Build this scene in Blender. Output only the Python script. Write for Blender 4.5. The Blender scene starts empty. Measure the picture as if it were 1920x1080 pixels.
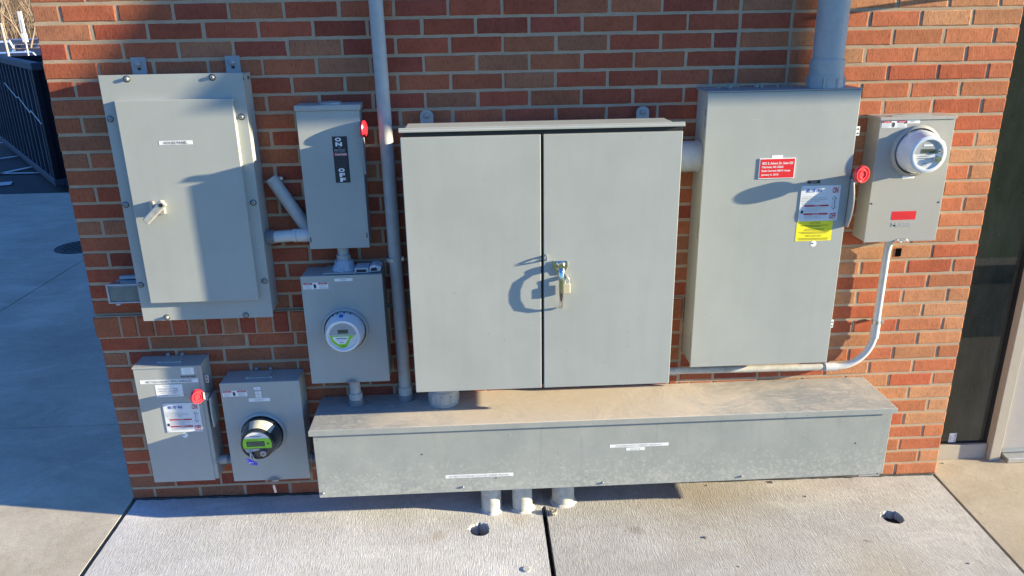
import bpy, math, random
from mathutils import Vector, Matrix, noise
random.seed(7)
S = bpy.context.scene
C = S.collection
R_ = math.radians

# ------------------------------------------------------------------ camera
F_PX = 1445.9
RC = Vector((0.33612039, -0.0464594, -0.02431875))          # calibrated camera rotation (axis-angle)
CAM = Vector((-2.14845, -3.08655, 2.09019))
_R = Matrix.Rotation(RC.length, 3, RC.normalized()) @ Matrix(((1,0,0),(0,0,-1),(0,1,0)))
cd = bpy.data.cameras.new('camera'); cam = bpy.data.objects.new('camera', cd); C.objects.link(cam)
cd.sensor_width = 36; cd.lens = F_PX/1920*36; cd.clip_start = 0.05; cd.clip_end = 600
_M = Matrix((_R[0], -_R[1], -_R[2])).transposed().to_4x4(); _M.translation = CAM
cam.matrix_world = _M
S.camera = cam

def ray(u, v):
    return _R.transposed() @ Vector(((u-960)/F_PX, (v-540)/F_PX, 1))
def at(u, v, p):                      # photo position -> point on the plane standing p in front of the wall
    d = ray(u, v); return CAM + d*((-p-CAM.y)/d.y)
def atz(u, v, z):
    d = ray(u, v); return CAM + d*((z-CAM.z)/d.z)

# ------------------------------------------------------------------ sky, sun, exposure
SUN = Vector((5.1, -1.0, 1.15)).normalized()
w = bpy.data.worlds.new('World'); S.world = w; w.use_nodes = True
nt = w.node_tree; nt.nodes.clear()
sky = nt.nodes.new('ShaderNodeTexSky'); sky.sky_type = 'NISHITA'; sky.sun_disc = False
sky.sun_elevation = math.asin(SUN.z); sky.sun_rotation = math.atan2(SUN.x, SUN.y)
sky.air_density = 1.0; sky.dust_density = 0.3; sky.ozone_density = 2.0
bg = nt.nodes.new('ShaderNodeBackground'); bg.inputs[1].default_value = 0.115
wo = nt.nodes.new('ShaderNodeOutputWorld')
tint = nt.nodes.new('ShaderNodeMix'); tint.data_type = 'RGBA'; tint.blend_type = 'MULTIPLY'; tint.inputs[0].default_value = 1
tint.inputs[7].default_value = (0.29, 0.54, 1.0, 1)          # camera white balance of the open shade
nt.links.new(sky.outputs[0], tint.inputs[6]); nt.links.new(tint.outputs[2], bg.inputs[0]); nt.links.new(bg.outputs[0], wo.inputs[0])
sd = bpy.data.lights.new('sun', 'SUN'); sd.energy = 5.0; sd.angle = R_(0.53); sd.color = (1.0, 0.87, 0.60)
so = bpy.data.objects.new('sun', sd); C.objects.link(so)
so.rotation_euler = SUN.to_track_quat('Z', 'Y').to_euler(); so.location = (8, -2, 6)
S.view_settings.view_transform = 'Standard'; S.view_settings.look = 'None'
S.view_settings.exposure = 1.84; S.view_settings.gamma = 1.0
S.render.engine = 'CYCLES'

# ------------------------------------------------------------------ materials
def newmat(name):
    m = bpy.data.materials.new(name); m.use_nodes = True
    n = m.node_tree.nodes; b = n['Principled BSDF']
    return m, m.node_tree, n, b
def N(nt, t, **k):
    n = nt.nodes.new(t)
    for a, b in k.items():
        if a.startswith('_'): n.inputs[int(a[1:])].default_value = b
        else: setattr(n, a, b)
    return n
def L(nt, a, b): nt.links.new(a, b)
def coords(nt, scale=(1,1,1), obj=True):
    g = N(nt, 'ShaderNodeNewGeometry') ; mp = N(nt, 'ShaderNodeMapping')
    L(nt, g.outputs['Position'], mp.inputs[0]); mp.inputs['Scale'].default_value = scale
    return mp.outputs[0]
def tex(nt, co, scale, detail=4, rough=0.6, dist=0):
    t = N(nt, 'ShaderNodeTexNoise'); t.inputs['Scale'].default_value = scale; t.inputs['Detail'].default_value = detail
    t.inputs['Roughness'].default_value = rough; t.inputs['Distortion'].default_value = dist
    L(nt, co, t.inputs['Vector']); return t.outputs['Fac']
def ramp(nt, fac, stops):
    r = N(nt, 'ShaderNodeValToRGB'); e = r.color_ramp.elements
    while len(e) < len(stops): e.new(0.5)
    for i, (p, c) in enumerate(stops):
        e[i].position = p; e[i].color = (c[0], c[1], c[2], 1) if not isinstance(c, (int, float)) else (c, c, c, 1)
    L(nt, fac, r.inputs[0]); return r.outputs[0]
def mixc(nt, fac, a, b, mode='MIX'):
    m = N(nt, 'ShaderNodeMix', data_type='RGBA', blend_type=mode)
    for sock, v in ((m.inputs[0], fac), (m.inputs[6], a), (m.inputs[7], b)):
        if isinstance(v, (int, float)): sock.default_value = v
        elif isinstance(v, tuple): sock.default_value = (*v[:3], 1)
        else: L(nt, v, sock)
    return m.outputs[2]
def bump(nt, h, strength, dist, b, prev=None):
    bp = N(nt, 'ShaderNodeBump'); bp.inputs['Strength'].default_value = strength; bp.inputs['Distance'].default_value = dist
    L(nt, h, bp.inputs['Height'])
    if prev is not None: L(nt, prev, bp.inputs['Normal'])
    L(nt, bp.outputs[0], b.inputs['Normal']); return bp.outputs[0]

def paint(name, col, rough=0.42, dirt=0.25, oil=0.35, spec=0.5, scratch=True, metal=0.0):
    m, nt, n, b = newmat(name); co = coords(nt)
    big = tex(nt, co, 3.0, 5, 0.6); sm = tex(nt, co, 45, 3, 0.6)
    c = mixc(nt, ramp(nt, big, [(0.3, 0.0), (0.75, 1.0)]), tuple(x*(1-dirt*0.35) for x in col), tuple(min(1, x*(1+dirt*0.18)) for x in col))
    if scratch:
        co2 = coords(nt, (7, 7, 2.0)); s = tex(nt, co2, 22, 6, 0.85, 0.6)
        c = mixc(nt, ramp(nt, s, [(0.70, 0.0), (0.75, 0.7)]), c, tuple(min(0.8, x*1.45+0.04) for x in col))
        mr = N(nt, 'ShaderNodeMapping'); gg = N(nt, 'ShaderNodeNewGeometry'); L(nt, gg.outputs['Position'], mr.inputs[0]); mr.inputs['Rotation'].default_value = (0, 0.75, 0); mr.inputs['Scale'].default_value = (1.6, 1, 34)
        hair = tex(nt, mr.outputs[0], 3.3, 3, 0.75, 0.15)
        c = mixc(nt, ramp(nt, hair, [(0.735, 0.0), (0.75, 0.6)]), c, tuple(min(0.8, x*1.5+0.05) for x in col))
        drip = tex(nt, coords(nt, (7, 1, 0.8)), 3, 5, 0.6)
        c = mixc(nt, ramp(nt, drip, [(0.48, 0.0), (0.80, 0.20)]), c, tuple(x*0.72 for x in col))
        s2 = tex(nt, coords(nt, (1, 1, 1)), 70, 2, 0.5)
        c = mixc(nt, ramp(nt, s2, [(0.76, 0.0), (0.80, 0.55)]), c, tuple(x*0.4 for x in col))
    L(nt, c, b.inputs['Base Color'])
    L(nt, ramp(nt, sm, [(0.3, rough*0.85), (0.7, min(1, rough*1.25))]), b.inputs['Roughness'])
    b.inputs['Metallic'].default_value = metal; b.inputs['Specular IOR Level'].default_value = spec
    p = bump(nt, tex(nt, co, 2.6, 1, 0.4), oil, 0.006, b)
    bump(nt, tex(nt, co, 420, 2, 0.5), 0.05, 0.0006, b, p)
    return m
def plain(name, col, rough=0.5, metal=0.0, coat=0.0, spec=0.5, var=0.12):
    m, nt, n, b = newmat(name); co = coords(nt)
    t = tex(nt, co, 30, 4, 0.6)
    c = mixc(nt, ramp(nt, t, [(0.3, 0.0), (0.7, 1.0)]), tuple(x*(1-var) for x in col), tuple(min(1, x*(1+var)) for x in col))
    L(nt, c, b.inputs['Base Color']); b.inputs['Roughness'].default_value = rough
    b.inputs['Metallic'].default_value = metal; b.inputs['Coat Weight'].default_value = coat
    b.inputs['Coat Roughness'].default_value = 0.06; b.inputs['Specular IOR Level'].default_value = spec
    return m

M = {}
M['gray'] = paint('grey_enamel', (0.335, 0.348, 0.322))
M['gray2'] = paint('grey_enamel_warm', (0.33, 0.32, 0.285), scratch=False, dirt=0.12)
M['grayd'] = paint('grey_enamel_dark', (0.25, 0.27, 0.275), scratch=False)
M['pvc'] = plain('grey_pvc', (0.36, 0.36, 0.345), 0.5, var=0.08, spec=0.35)
M['pvc_dirty'] = plain('sunbleached_pvc', (0.43, 0.415, 0.37), 0.7, var=0.22)
M['pvc_light'] = plain('pale_pvc', (0.50, 0.50, 0.48), 0.4, var=0.06)
M['pvc_dark'] = plain('dark_pvc_joint', (0.16, 0.17, 0.18), 0.5)
M['black'] = plain('black_rubber', (0.012, 0.012, 0.013), 0.5)
M['bolt'] = plain('zinc_bolt', (0.30, 0.30, 0.30), 0.4, metal=0.6)
M['steel'] = plain('zinc_steel', (0.55, 0.55, 0.54), 0.35, metal=0.75)
M['chrome'] = plain('tarnished_chrome', (0.62, 0.60, 0.53), 0.14, metal=1.0)
M['brass'] = plain('pale_brass', (0.62, 0.56, 0.40), 0.35, metal=0.35)
M['castwhite'] = plain('cast_zinc', (0.44, 0.43, 0.40), 0.35, metal=0.35, var=0.25)
M['white'] = plain('white_label', (0.72, 0.72, 0.70), 0.5, var=0.03)
M['plate'] = plain('white_plate', (0.62, 0.63, 0.63), 0.35, var=0.03)
M['ink'] = plain('black_ink', (0.02, 0.02, 0.025), 0.6)
M['inkd'] = plain('dark_grey_ink', (0.05, 0.05, 0.055), 0.6)
M['dirt'] = plain('joint_dirt', (0.045, 0.04, 0.036), 0.95, var=0.6, spec=0.1)
M['void'] = plain('unlit_hole', (0.004, 0.004, 0.004), 1.0, spec=0.0)
M['inkg'] = plain('grey_ink', (0.16, 0.17, 0.18), 0.6)
M['inkl'] = plain('faint_ink', (0.36, 0.37, 0.38), 0.6)
M['red'] = plain('red_label', (0.62, 0.012, 0.02), 0.4, var=0.04)
M['redink'] = plain('red_ink', (0.42, 0.015, 0.03), 0.5)
M['redk'] = plain('red_knob_plastic', (0.75, 0.02, 0.035), 0.3, coat=0.4, var=0.04)
M['blueink'] = plain('blue_ink', (0.02, 0.09, 0.36), 0.5)
M['yellow'] = plain('yellow_label', (0.80, 0.70, 0.02), 0.45, var=0.03)
M['olive'] = plain('olive_ink', (0.22, 0.2, 0.02), 0.5)
M['green'] = plain('green_label', (0.24, 0.55, 0.03), 0.4, var=0.04)
M['lcd'] = plain('lcd_glass', (0.10, 0.12, 0.08), 0.15, var=0.05)
M['lcdd'] = plain('lcd_digits', (0.02, 0.025, 0.02), 0.4)
M['cupw'] = plain('frosted_meter_cover', (0.60, 0.62, 0.64), 0.12, coat=1.0, var=0.05)
M['face'] = plain('meter_face', (0.60, 0.60, 0.58), 0.3, coat=0.8, var=0.05)
M['faceg'] = plain('meter_face_grey', (0.33, 0.34, 0.34), 0.3, coat=0.8, var=0.05)
M['cupd'] = plain('smoked_meter_cover', (0.018, 0.019, 0.022), 0.25, coat=0.5)
M['cream'] = plain('cream_foil', (0.50, 0.48, 0.36), 0.35, var=0.06)
M['putty'] = plain('duct_putty', (0.36, 0.40, 0.46), 0.8, var=0.3)
M['bluetag'] = plain('blue_tag', (0.06, 0.06, 0.5), 0.4)
M['clear'] = plain('clear_grey_plastic', (0.13, 0.155, 0.165), 0.08, coat=1.0)
M['clearrim'] = plain('clear_plastic_rim', (0.34, 0.37, 0.38), 0.2, coat=1.0)
M['cardboard'] = plain('coated_card', (0.5, 0.52, 0.55), 0.5, var=0.2)
M['stone'] = plain('loose_stone', (0.30, 0.27, 0.22), 0.9, var=0.35)
M['frame'] = plain('cream_aluminium', (0.36, 0.32, 0.26), 0.4, var=0.04)
M['doorpaint'] = plain('pale_door_paint', (0.32, 0.30, 0.285), 0.45, var=0.04)
M['iron'] = plain('cast_iron', (0.035, 0.032, 0.03), 0.6, metal=0.3, var=0.4)
M['roof'] = plain('roof_metal', (0.2, 0.2, 0.2), 0.6)

def glass():
    m, nt, n, b = newmat('dark_window_glass'); co = coords(nt)
    s = tex(nt, co, 160, 3, 0.7); d = tex(nt, coords(nt, (3, 1, 1)), 2.2, 5, 0.7)
    c = mixc(nt, ramp(nt, d, [(0.35, 0.0), (0.70, 1.0)]), (0.016, 0.021, 0.014), (0.048, 0.052, 0.040))
    c = mixc(nt, ramp(nt, s, [(0.66, 0.0), (0.74, 1.0)]), c, (0.20, 0.21, 0.18))
    L(nt, c, b.inputs['Base Color']); b.inputs['Roughness'].default_value = 0.02; b.inputs['IOR'].default_value = 1.6
    return m
M['glass'] = glass()

def mul(nt, a, k):
    m = N(nt, 'ShaderNodeMath', operation='MULTIPLY'); L(nt, a, m.inputs[0]); m.inputs[1].default_value = k; return m.outputs[0]
def brickmat():
    m, nt, n, b = newmat('fired_clay_brick'); co = coords(nt)
    vc = N(nt, 'ShaderNodeVertexColor'); vc.layer_name = 'tone'
    big = tex(nt, co, 9, 4, 0.7)
    c = mixc(nt, ramp(nt, big, [(0.3, 0.0), (0.7, 1.0)]), mixc(nt, 1.0, vc.outputs[0], (0.80, 0.78, 0.78), 'MULTIPLY'), mixc(nt, 1.0, vc.outputs[0], (1.12, 1.08, 1.05), 'MULTIPLY'))
    # vertical drag-face streaks, dark iron pits, pale sandy film
    co2 = coords(nt, (1.0, 1.0, 0.22)); st = tex(nt, co2, 260, 4, 0.75, 0.5)
    c = mixc(nt, ramp(nt, st, [(0.38, 0.75), (0.50, 0.0)]), c, mixc(nt, 1.0, c, (0.60, 0.52, 0.48), 'MULTIPLY'))
    pits = tex(nt, co, 150, 3, 0.6, 0.5)
    pm = ramp(nt, pits, [(0.655, 0.0), (0.70, 1.0)])
    c = mixc(nt, mul(nt, pm, 0.8), c, (0.09, 0.03, 0.015))
    sand = tex(nt, co, 60, 5, 0.8)
    c = mixc(nt, ramp(nt, sand, [(0.60, 0.0), (0.80, 0.45)]), c, (0.55, 0.33, 0.20))
    L(nt, c, b.inputs['Base Color']); b.inputs['Roughness'].default_value = 0.92; b.inputs['Specular IOR Level'].default_value = 0.2
    h = N(nt, 'ShaderNodeMath', operation='SUBTRACT'); L(nt, st, h.inputs[0]); L(nt, pm, h.inputs[1])
    p = bump(nt, h.outputs[0], 0.55, 0.0020, b)
    bump(nt, tex(nt, co, 38, 3, 0.6), 0.35, 0.0035, b, p)
    return m
M['brick'] = brickmat()
def mortarmat():
    m, nt, n, b = newmat('sandy_mortar'); co = coords(nt)
    t = tex(nt, co, 14, 5, 0.7); g = tex(nt, co, 320, 3, 0.7)
    c = mixc(nt, ramp(nt, t, [(0.3, 0.0), (0.7, 1.0)]), (0.32, 0.235, 0.155), (0.42, 0.31, 0.205))
    c = mixc(nt, ramp(nt, g, [(0.40, 0.6), (0.52, 0.0)]), c, (0.32, 0.24, 0.16))
    L(nt, c, b.inputs['Base Color']); b.inputs['Roughness'].default_value = 0.95
    bump(nt, g, 0.5, 0.0015, b)
    return m
M['mortar'] = mortarmat()
def farbrick():
    m, nt, n, b = newmat('brick_side'); co = coords(nt)
    sp = N(nt, 'ShaderNodeSeparateXYZ'); L(nt, co, sp.inputs[0])
    ad = N(nt, 'ShaderNodeMath', operation='ADD'); L(nt, sp.outputs[0], ad.inputs[0]); L(nt, sp.outputs[1], ad.inputs[1])
    cb = N(nt, 'ShaderNodeCombineXYZ'); L(nt, ad.outputs[0], cb.inputs[0]); L(nt, sp.outputs[2], cb.inputs[1])
    bt = N(nt, 'ShaderNodeTexBrick'); L(nt, cb.outputs[0], bt.inputs['Vector'])
    bt.inputs['Scale'].default_value = 1; bt.inputs['Brick Width'].default_value = 0.2032; bt.inputs['Row Height'].default_value = 0.0677
    bt.inputs['Mortar Size'].default_value = 0.005; bt.inputs['Color1'].default_value = (0.28, 0.10, 0.06, 1)
    bt.inputs['Color2'].default_value = (0.36, 0.2, 0.12, 1); bt.inputs['Mortar'].default_value = (0.45, 0.4, 0.3, 1)
    L(nt, bt.outputs[0], b.inputs['Base Color']); b.inputs['Roughness'].default_value = 0.9
    bump(nt, bt.outputs['Fac'], -0.5, 0.003, b)
    return m
M['farbrick'] = farbrick()
def concrete(name, c0, c1, broom=0.5, stains=(), axis='y', lump=0.3):
    m, nt, n, b = newmat(name); co = coords(nt)
    a = tex(nt, co, 1.6, 6, 0.65); f = tex(nt, co, 38, 5, 0.75); g = tex(nt, co, 330, 3, 0.7)
    c = mixc(nt, ramp(nt, a, [(0.3, 0.0), (0.72, 1.0)]), c0, c1)
    c = mixc(nt, ramp(nt, f, [(0.3, 0.35), (0.5, 0.0)]), c, tuple(x*0.72 for x in c0))
    c = mixc(nt, ramp(nt, g, [(0.34, 0.55), (0.46, 0.0)]), c, tuple(x*0.55 for x in c0))
    br = tex(nt, coords(nt, (1, 0.12, 1) if axis == 'y' else (0.12, 1, 1)), 250, 4, 0.65, 0.12)
    c = mixc(nt, ramp(nt, br, [(0.34, 0.38*broom), (0.50, 0.0)]), c, tuple(x*0.55 for x in c0))
    c = mixc(nt, ramp(nt, br, [(0.56, 0.0), (0.70, 0.4*broom)]), c, tuple(min(0.8, x*1.3) for x in c1))
    wp = tex(nt, coords(nt, (1, 1.8, 1)), 2.3, 6, 0.7, 0.8)
    c = mixc(nt, ramp(nt, wp, [(0.50, 0.0), (0.68, 0.45)]), c, (c0[0]*0.80, c0[1]*0.775, c0[2]*0.72))
    c = mixc(nt, ramp(nt, wp, [(0.32, 0.5), (0.46, 0.0)]), c, tuple(min(0.8, x*1.13) for x in c1))
    sp = tex(nt, co, 90, 1, 0.5)
    c = mixc(nt, ramp(nt, sp, [(0.775, 0.0), (0.79, 0.8)]), c, (0.07, 0.06, 0.05))
    for (x, y, r, col, k) in stains:
        vm = N(nt, 'ShaderNodeVectorMath', operation='DISTANCE'); L(nt, co, vm.inputs[0]); vm.inputs[1].default_value = (x, y, 0.02)
        nz = N(nt, 'ShaderNodeMath', operation='MULTIPLY_ADD'); L(nt, tex(nt, co, 14, 5, 0.7), nz.inputs[0]); nz.inputs[1].default_value = r*1.1
        L(nt, vm.outputs['Value'], nz.inputs[2])
        c = mixc(nt, ramp(nt, nz.outputs[0], [(r*0.45, k), (r*1.5, 0.0)]), c, col)
    L(nt, c, b.inputs['Base Color']); b.inputs['Roughness'].default_value = 0.9; b.inputs['Specular IOR Level'].default_value = 0.25
    p = bump(nt, br, broom, 0.0024, b)
    p = bump(nt, tex(nt, co, 190, 5, 0.75), lump, 0.0026, b, p)
    bump(nt, a, 0.25, 0.02, b, p)
    return m
M['conc_l'] = concrete('walkway_concrete', (0.40, 0.355, 0.275), (0.57, 0.51, 0.40), 0.3, [(-5.0, 1.9, 0.45, (0.27, 0.25, 0.21), 0.5), (-4.6, 0.5, 0.35, (0.30, 0.27, 0.22), 0.4), (-6.6, 3.1, 0.5, (0.3, 0.27, 0.22), 0.4)], axis='x', lump=0.55)
M['conc_b'] = concrete('slab_concrete_pale', (0.43, 0.42, 0.40), (0.57, 0.56, 0.545), 1.0, [(-2.36, -0.34, 0.05, (0.30, 0.22, 0.12), 0.5), (-2.0, -0.24, 0.07, (0.36, 0.27, 0.16), 0.45)])
M['conc_c'] = concrete('slab_concrete_grey', (0.35, 0.34, 0.32), (0.46, 0.45, 0.43), 1.0, [(-1.2, -0.12, 0.45, (0.29, 0.24, 0.165), 0.6), (-1.52, -0.34, 0.05, (0.14, 0.12, 0.10), 0.55), (-0.6, -0.66, 0.3, (0.36, 0.29, 0.19), 0.4)])
M['conc_d'] = concrete('slab_concrete_warm', (0.35, 0.30, 0.225), (0.44, 0.385, 0.30), 0.6, [(0.2, -0.55, 0.2, (0.42, 0.34, 0.2), 0.4)])
def ground_mat(name, c0, c1, sc, bs=0.5):
    m, nt, n, b = newmat(name); co = coords(nt)
    t = tex(nt, co, sc, 6, 0.75); g = tex(nt, co, sc*18, 3, 0.7)
    c = mixc(nt, ramp(nt, t, [(0.3, 0.0), (0.7, 1.0)]), c0, c1)
    c = mixc(nt, ramp(nt, g, [(0.45, 0.0), (0.7, 0.7)]), c, tuple(min(1, x*1.9) for x in c1))
    L(nt, c, b.inputs['Base Color']); b.inputs['Roughness'].default_value = 0.92
    bump(nt, g, bs, 0.006, b); return m
M['asphalt'] = ground_mat('asphalt', (0.028, 0.028, 0.030), (0.05, 0.05, 0.052), 6)
M['earth'] = ground_mat('leaf_litter', (0.06, 0.042, 0.027), (0.11, 0.08, 0.05), 0.4)
M['lawn'] = ground_mat('dark_ivy', (0.010, 0.022, 0.007), (0.10, 0.17, 0.04), 7, 1.0)
M['linepaint'] = plain('line_paint', (0.6, 0.6, 0.58), 0.7, var=0.2)

def troughtop():
    m, nt, n, b = newmat('dusty_galvanised_lid'); co = coords(nt, (1.0, 1.3, 1.0))
    a = tex(nt, co, 3.2, 7, 0.72, 0.8); f = tex(nt, coords(nt, (2, 9, 4)), 9, 6, 0.8, 1.0); g = tex(nt, co, 90, 5, 0.8, 0.4)
    sp = N(nt, 'ShaderNodeSeparateXYZ'); L(nt, coords(nt), sp.inputs[0])
    mx = N(nt, 'ShaderNodeMapRange'); L(nt, sp.outputs[0], mx.inputs[0])
    for i, v in zip((1, 2, 3, 4), (-2.75, -2.1, 0.0, 0.42)): mx.inputs[i].default_value = v
    mx2 = N(nt, 'ShaderNodeMapRange'); L(nt, sp.outputs[0], mx2.inputs[0])
    for i, v in zip((1, 2, 3, 4), (-1.55, -0.75, 0.0, 0.36)): mx2.inputs[i].default_value = v
    sm = N(nt, 'ShaderNodeMath', operation='ADD'); L(nt, a, sm.inputs[0]); L(nt, mx.outputs[0], sm.inputs[1])
    s2 = N(nt, 'ShaderNodeMath', operation='SUBTRACT'); L(nt, sm.outputs[0], s2.inputs[0]); L(nt, mx2.outputs[0], s2.inputs[1])
    c = mixc(nt, ramp(nt, s2.outputs[0], [(0.52, 0.0), (0.84, 1.0)]), (0.26, 0.265, 0.25), (0.53, 0.455, 0.36))
    c = mixc(nt, ramp(nt, f, [(0.52, 0.0), (0.66, 0.75)]), c, (0.56, 0.52, 0.46))
    c = mixc(nt, ramp(nt, g, [(0.68, 0.0), (0.76, 0.7)]), c, (0.7, 0.69, 0.66))
    L(nt, c, b.inputs['Base Color']); b.inputs['Roughness'].default_value = 0.62
    bump(nt, a, 0.3, 0.01, b); return m
M['lid'] = troughtop()
def troughfront():
    m, nt, n, b = newmat('weathered_galvanised_front'); co = coords(nt)
    a = tex(nt, co, 4.5, 7, 0.72, 0.3); v = tex(nt, coords(nt, (9, 1, 0.7)), 5, 5, 0.7, 0.2); g = tex(nt, co, 60, 5, 0.8, 0.3)
    c = mixc(nt, ramp(nt, a, [(0.32, 0.0), (0.68, 1.0)]), (0.24, 0.255, 0.235), (0.305, 0.315, 0.287))
    c = mixc(nt, ramp(nt, v, [(0.56, 0.0), (0.74, 0.35)]), c, (0.17, 0.18, 0.17))
    sp = N(nt, 'ShaderNodeSeparateXYZ'); L(nt, co, sp.inputs[0])
    lo = N(nt, 'ShaderNodeMapRange'); L(nt, sp.outputs[2], lo.inputs[0])
    for i, vv in zip((1, 2, 3, 4), (0.44, 0.24, 0.0, 0.16)): lo.inputs[i].default_value = vv
    ad = N(nt, 'ShaderNodeMath', operation='ADD'); L(nt, g, ad.inputs[0]); L(nt, lo.outputs[0], ad.inputs[1])
    c = mixc(nt, ramp(nt, ad.outputs[0], [(0.62, 0.0), (0.78, 0.6)]), c, (0.45, 0.43, 0.37))
    k = tex(nt, coords(nt, (1, 1, 0.30)), 95, 3, 0.7, 0.4)
    c = mixc(nt, ramp(nt, k, [(0.70, 0.0), (0.76, 0.6)]), c, (0.50, 0.50, 0.46))
    k2 = tex(nt, coords(nt, (1.1, 1, 1)), 75, 1, 0.5)
    c = mixc(nt, ramp(nt, k2, [(0.755, 0.0), (0.78, 0.8)]), c, (0.06, 0.055, 0.05))
    L(nt, c, b.inputs['Base Color']); b.inputs['Roughness'].default_value = 0.55
    bump(nt, tex(nt, co, 3, 2, 0.5), 0.5, 0.008, b); return m
M['tfront'] = troughfront()

# ------------------------------------------------------------------ mesh helpers
ORG = {}
class MB:
    def __init__(s): s.v = []; s.f = []; s.m = []; s.s = []
    def add(s, vs, fs, mi=0, sm=False):
        o = len(s.v); s.v += [tuple(q) for q in vs]
        for f in fs: s.f.append(tuple(i+o for i in f)); s.m.append(mi); s.s.append(sm)
        return s
    def box(s, x0, x1, y0, y1, z0, z1, mi=0):
        vs = [(x, y, z) for x in (x0, x1) for y in (y0, y1) for z in (z0, z1)]
        return s.add(vs, [(0,1,3,2),(4,6,7,5),(0,4,5,1),(2,3,7,6),(0,2,6,4),(1,5,7,3)], mi)
    def quad(s, a, b, c, d, mi=0): return s.add([a, b, c, d], [(0,1,2,3)], mi)
    def prism(s, poly, axis, a0, a1, mi=0, sm=False):
        n = len(poly)
        def P(q, a):
            return (a, q[0], q[1]) if axis == 'x' else (q[0], a, q[1]) if axis == 'y' else (q[0], q[1], a)
        vs = [P(q, a0) for q in poly] + [P(q, a1) for q in poly]
        s.add(vs, [tuple(range(n))[::-1], tuple(range(n, 2*n))], mi)
        o = len(s.v)-2*n
        for i in range(n):
            j = (i+1) % n; s.f.append((o+i, o+j, o+n+j, o+n+i)); s.m.append(mi); s.s.append(sm)
        return s
    def lathe(s, c, ax, prof, n=32, mi=0, sm=True, cap0=True, cap1=True, a0=0, a1=2*math.pi):
        c = Vector(c); ax = Vector(ax).normalized()
        t = Vector((0, 0, 1)) if abs(ax.z) < 0.9 else Vector((1, 0, 0))
        e1 = ax.cross(t).normalized(); e2 = ax.cross(e1)
        full = abs(a1-a0-2*math.pi) < 1e-6; k = n if full else n+1
        def ring(r, h): return [c+ax*h+e1*(r*math.cos(a0+(a1-a0)*i/n))+e2*(r*math.sin(a0+(a1-a0)*i/n)) for i in range(k)]
        P_ = [list(prof[0])]; runs = [[prof[0]]]
        for q in range(1, len(prof)):
            runs[-1].append(prof[q])
            if q < len(prof)-1:
                u_ = (prof[q][0]-prof[q-1][0], prof[q][1]-prof[q-1][1]); w_ = (prof[q+1][0]-prof[q][0], prof[q+1][1]-prof[q][1])
                lu, lw = math.hypot(*u_), math.hypot(*w_)
                if lu > 0 and lw > 0 and (u_[0]*w_[0]+u_[1]*w_[1])/(lu*lw) < 0.80: runs.append([prof[q]])
        for run in runs:
            vs = [p_ for r, h in run for p_ in ring(r, h)]; fs = []
            for j in range(len(run)-1):
                for i in range(n):
                    i2 = (i+1) % k; fs.append((j*k+i, j*k+i2, (j+1)*k+i2, (j+1)*k+i))
            s.add(vs, fs, mi, sm)
        if cap0 and prof[0][0] > 1e-6 and full: s.add(ring(*prof[0]), [tuple(range(k))], mi)
        if cap1 and prof[-1][0] > 1e-6 and full: s.add(ring(*prof[-1]), [tuple(range(k))], mi)
        return s
    def cyl(s, p0, p1, r, n=20, mi=0, r1=None):
        p0 = Vector(p0); p1 = Vector(p1); d = p1-p0
        return s.lathe(p0, d, [(r, 0), (r if r1 is None else r1, d.length)], n, mi)
    def tube(s, path, r, n=16, mi=0, rr=None, flat=None, upv=None):
        path = [Vector(q) for q in path]; vs = []; k = len(path); up = Vector(upv) if upv else None
        for i, q in enumerate(path):
            t = (path[min(i+1, k-1)]-path[max(i-1, 0)]).normalized()
            if up is None: up = t.cross(Vector((0.31, 0.93, 0.2))).normalized()
            up = (up-t*up.dot(t)).normalized(); e2 = t.cross(up)
            rad = rr[i] if rr else r
            for j in range(n):
                a = 2*math.pi*j/n
                vs.append(q+up*(rad*math.cos(a))+e2*((flat or rad)*math.sin(a)))
        fs = [(i*n+j, i*n+(j+1) % n, (i+1)*n+(j+1) % n, (i+1)*n+j) for i in range(k-1) for j in range(n)]
        s.add(vs, fs, mi, True); s.add(vs[:n], [tuple(range(n))], mi); s.add(vs[-n:], [tuple(range(n))], mi)
        return s
    def text(s, txt, cx, cz, w, h, y, mi, rot=0, bold=0.0):
        vs, fs = glyphs(txt, bold); ca, sa = math.cos(rot), math.sin(rot)
        out = []
        for a, b in vs:
            a *= w; b *= h; out.append((cx+a*ca-b*sa, y, cz+a*sa+b*ca))
        return s.add(out, fs, mi)
    def build(s, name, mats, parent=None, bevel=0, org=None, seg=2, norm=False):
        if not isinstance(mats, (list, tuple)): mats = [mats]
        if parent is not None: o0 = ORG[parent.name]
        else: o0 = Vector(org) if org is not None else Vector((0, 0, 0))
        me = bpy.data.meshes.new(name)
        me.from_pydata([(a-o0.x, b-o0.y, c-o0.z) for a, b, c in s.v], [], s.f)
        for m in mats: me.materials.append(M[m])
        me.polygons.foreach_set('material_index', s.m); me.polygons.foreach_set('use_smooth', s.s)
        import bmesh
        if norm:
            bm = bmesh.new(); bm.from_mesh(me); bmesh.ops.recalc_face_normals(bm, faces=bm.faces); bm.to_mesh(me); bm.free()
        me.update()
        o = bpy.data.objects.new(name, me); C.objects.link(o)
        if parent is not None: o.parent = parent
        else: o.location = o0
        ORG[o.name] = o0
        if bevel:
            b = o.modifiers.new('bevel', 'BEVEL'); b.width = bevel; b.segments = seg; b.limit_method = 'ANGLE'; b.angle_limit = R_(50)
        return o
_G = {}
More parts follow.
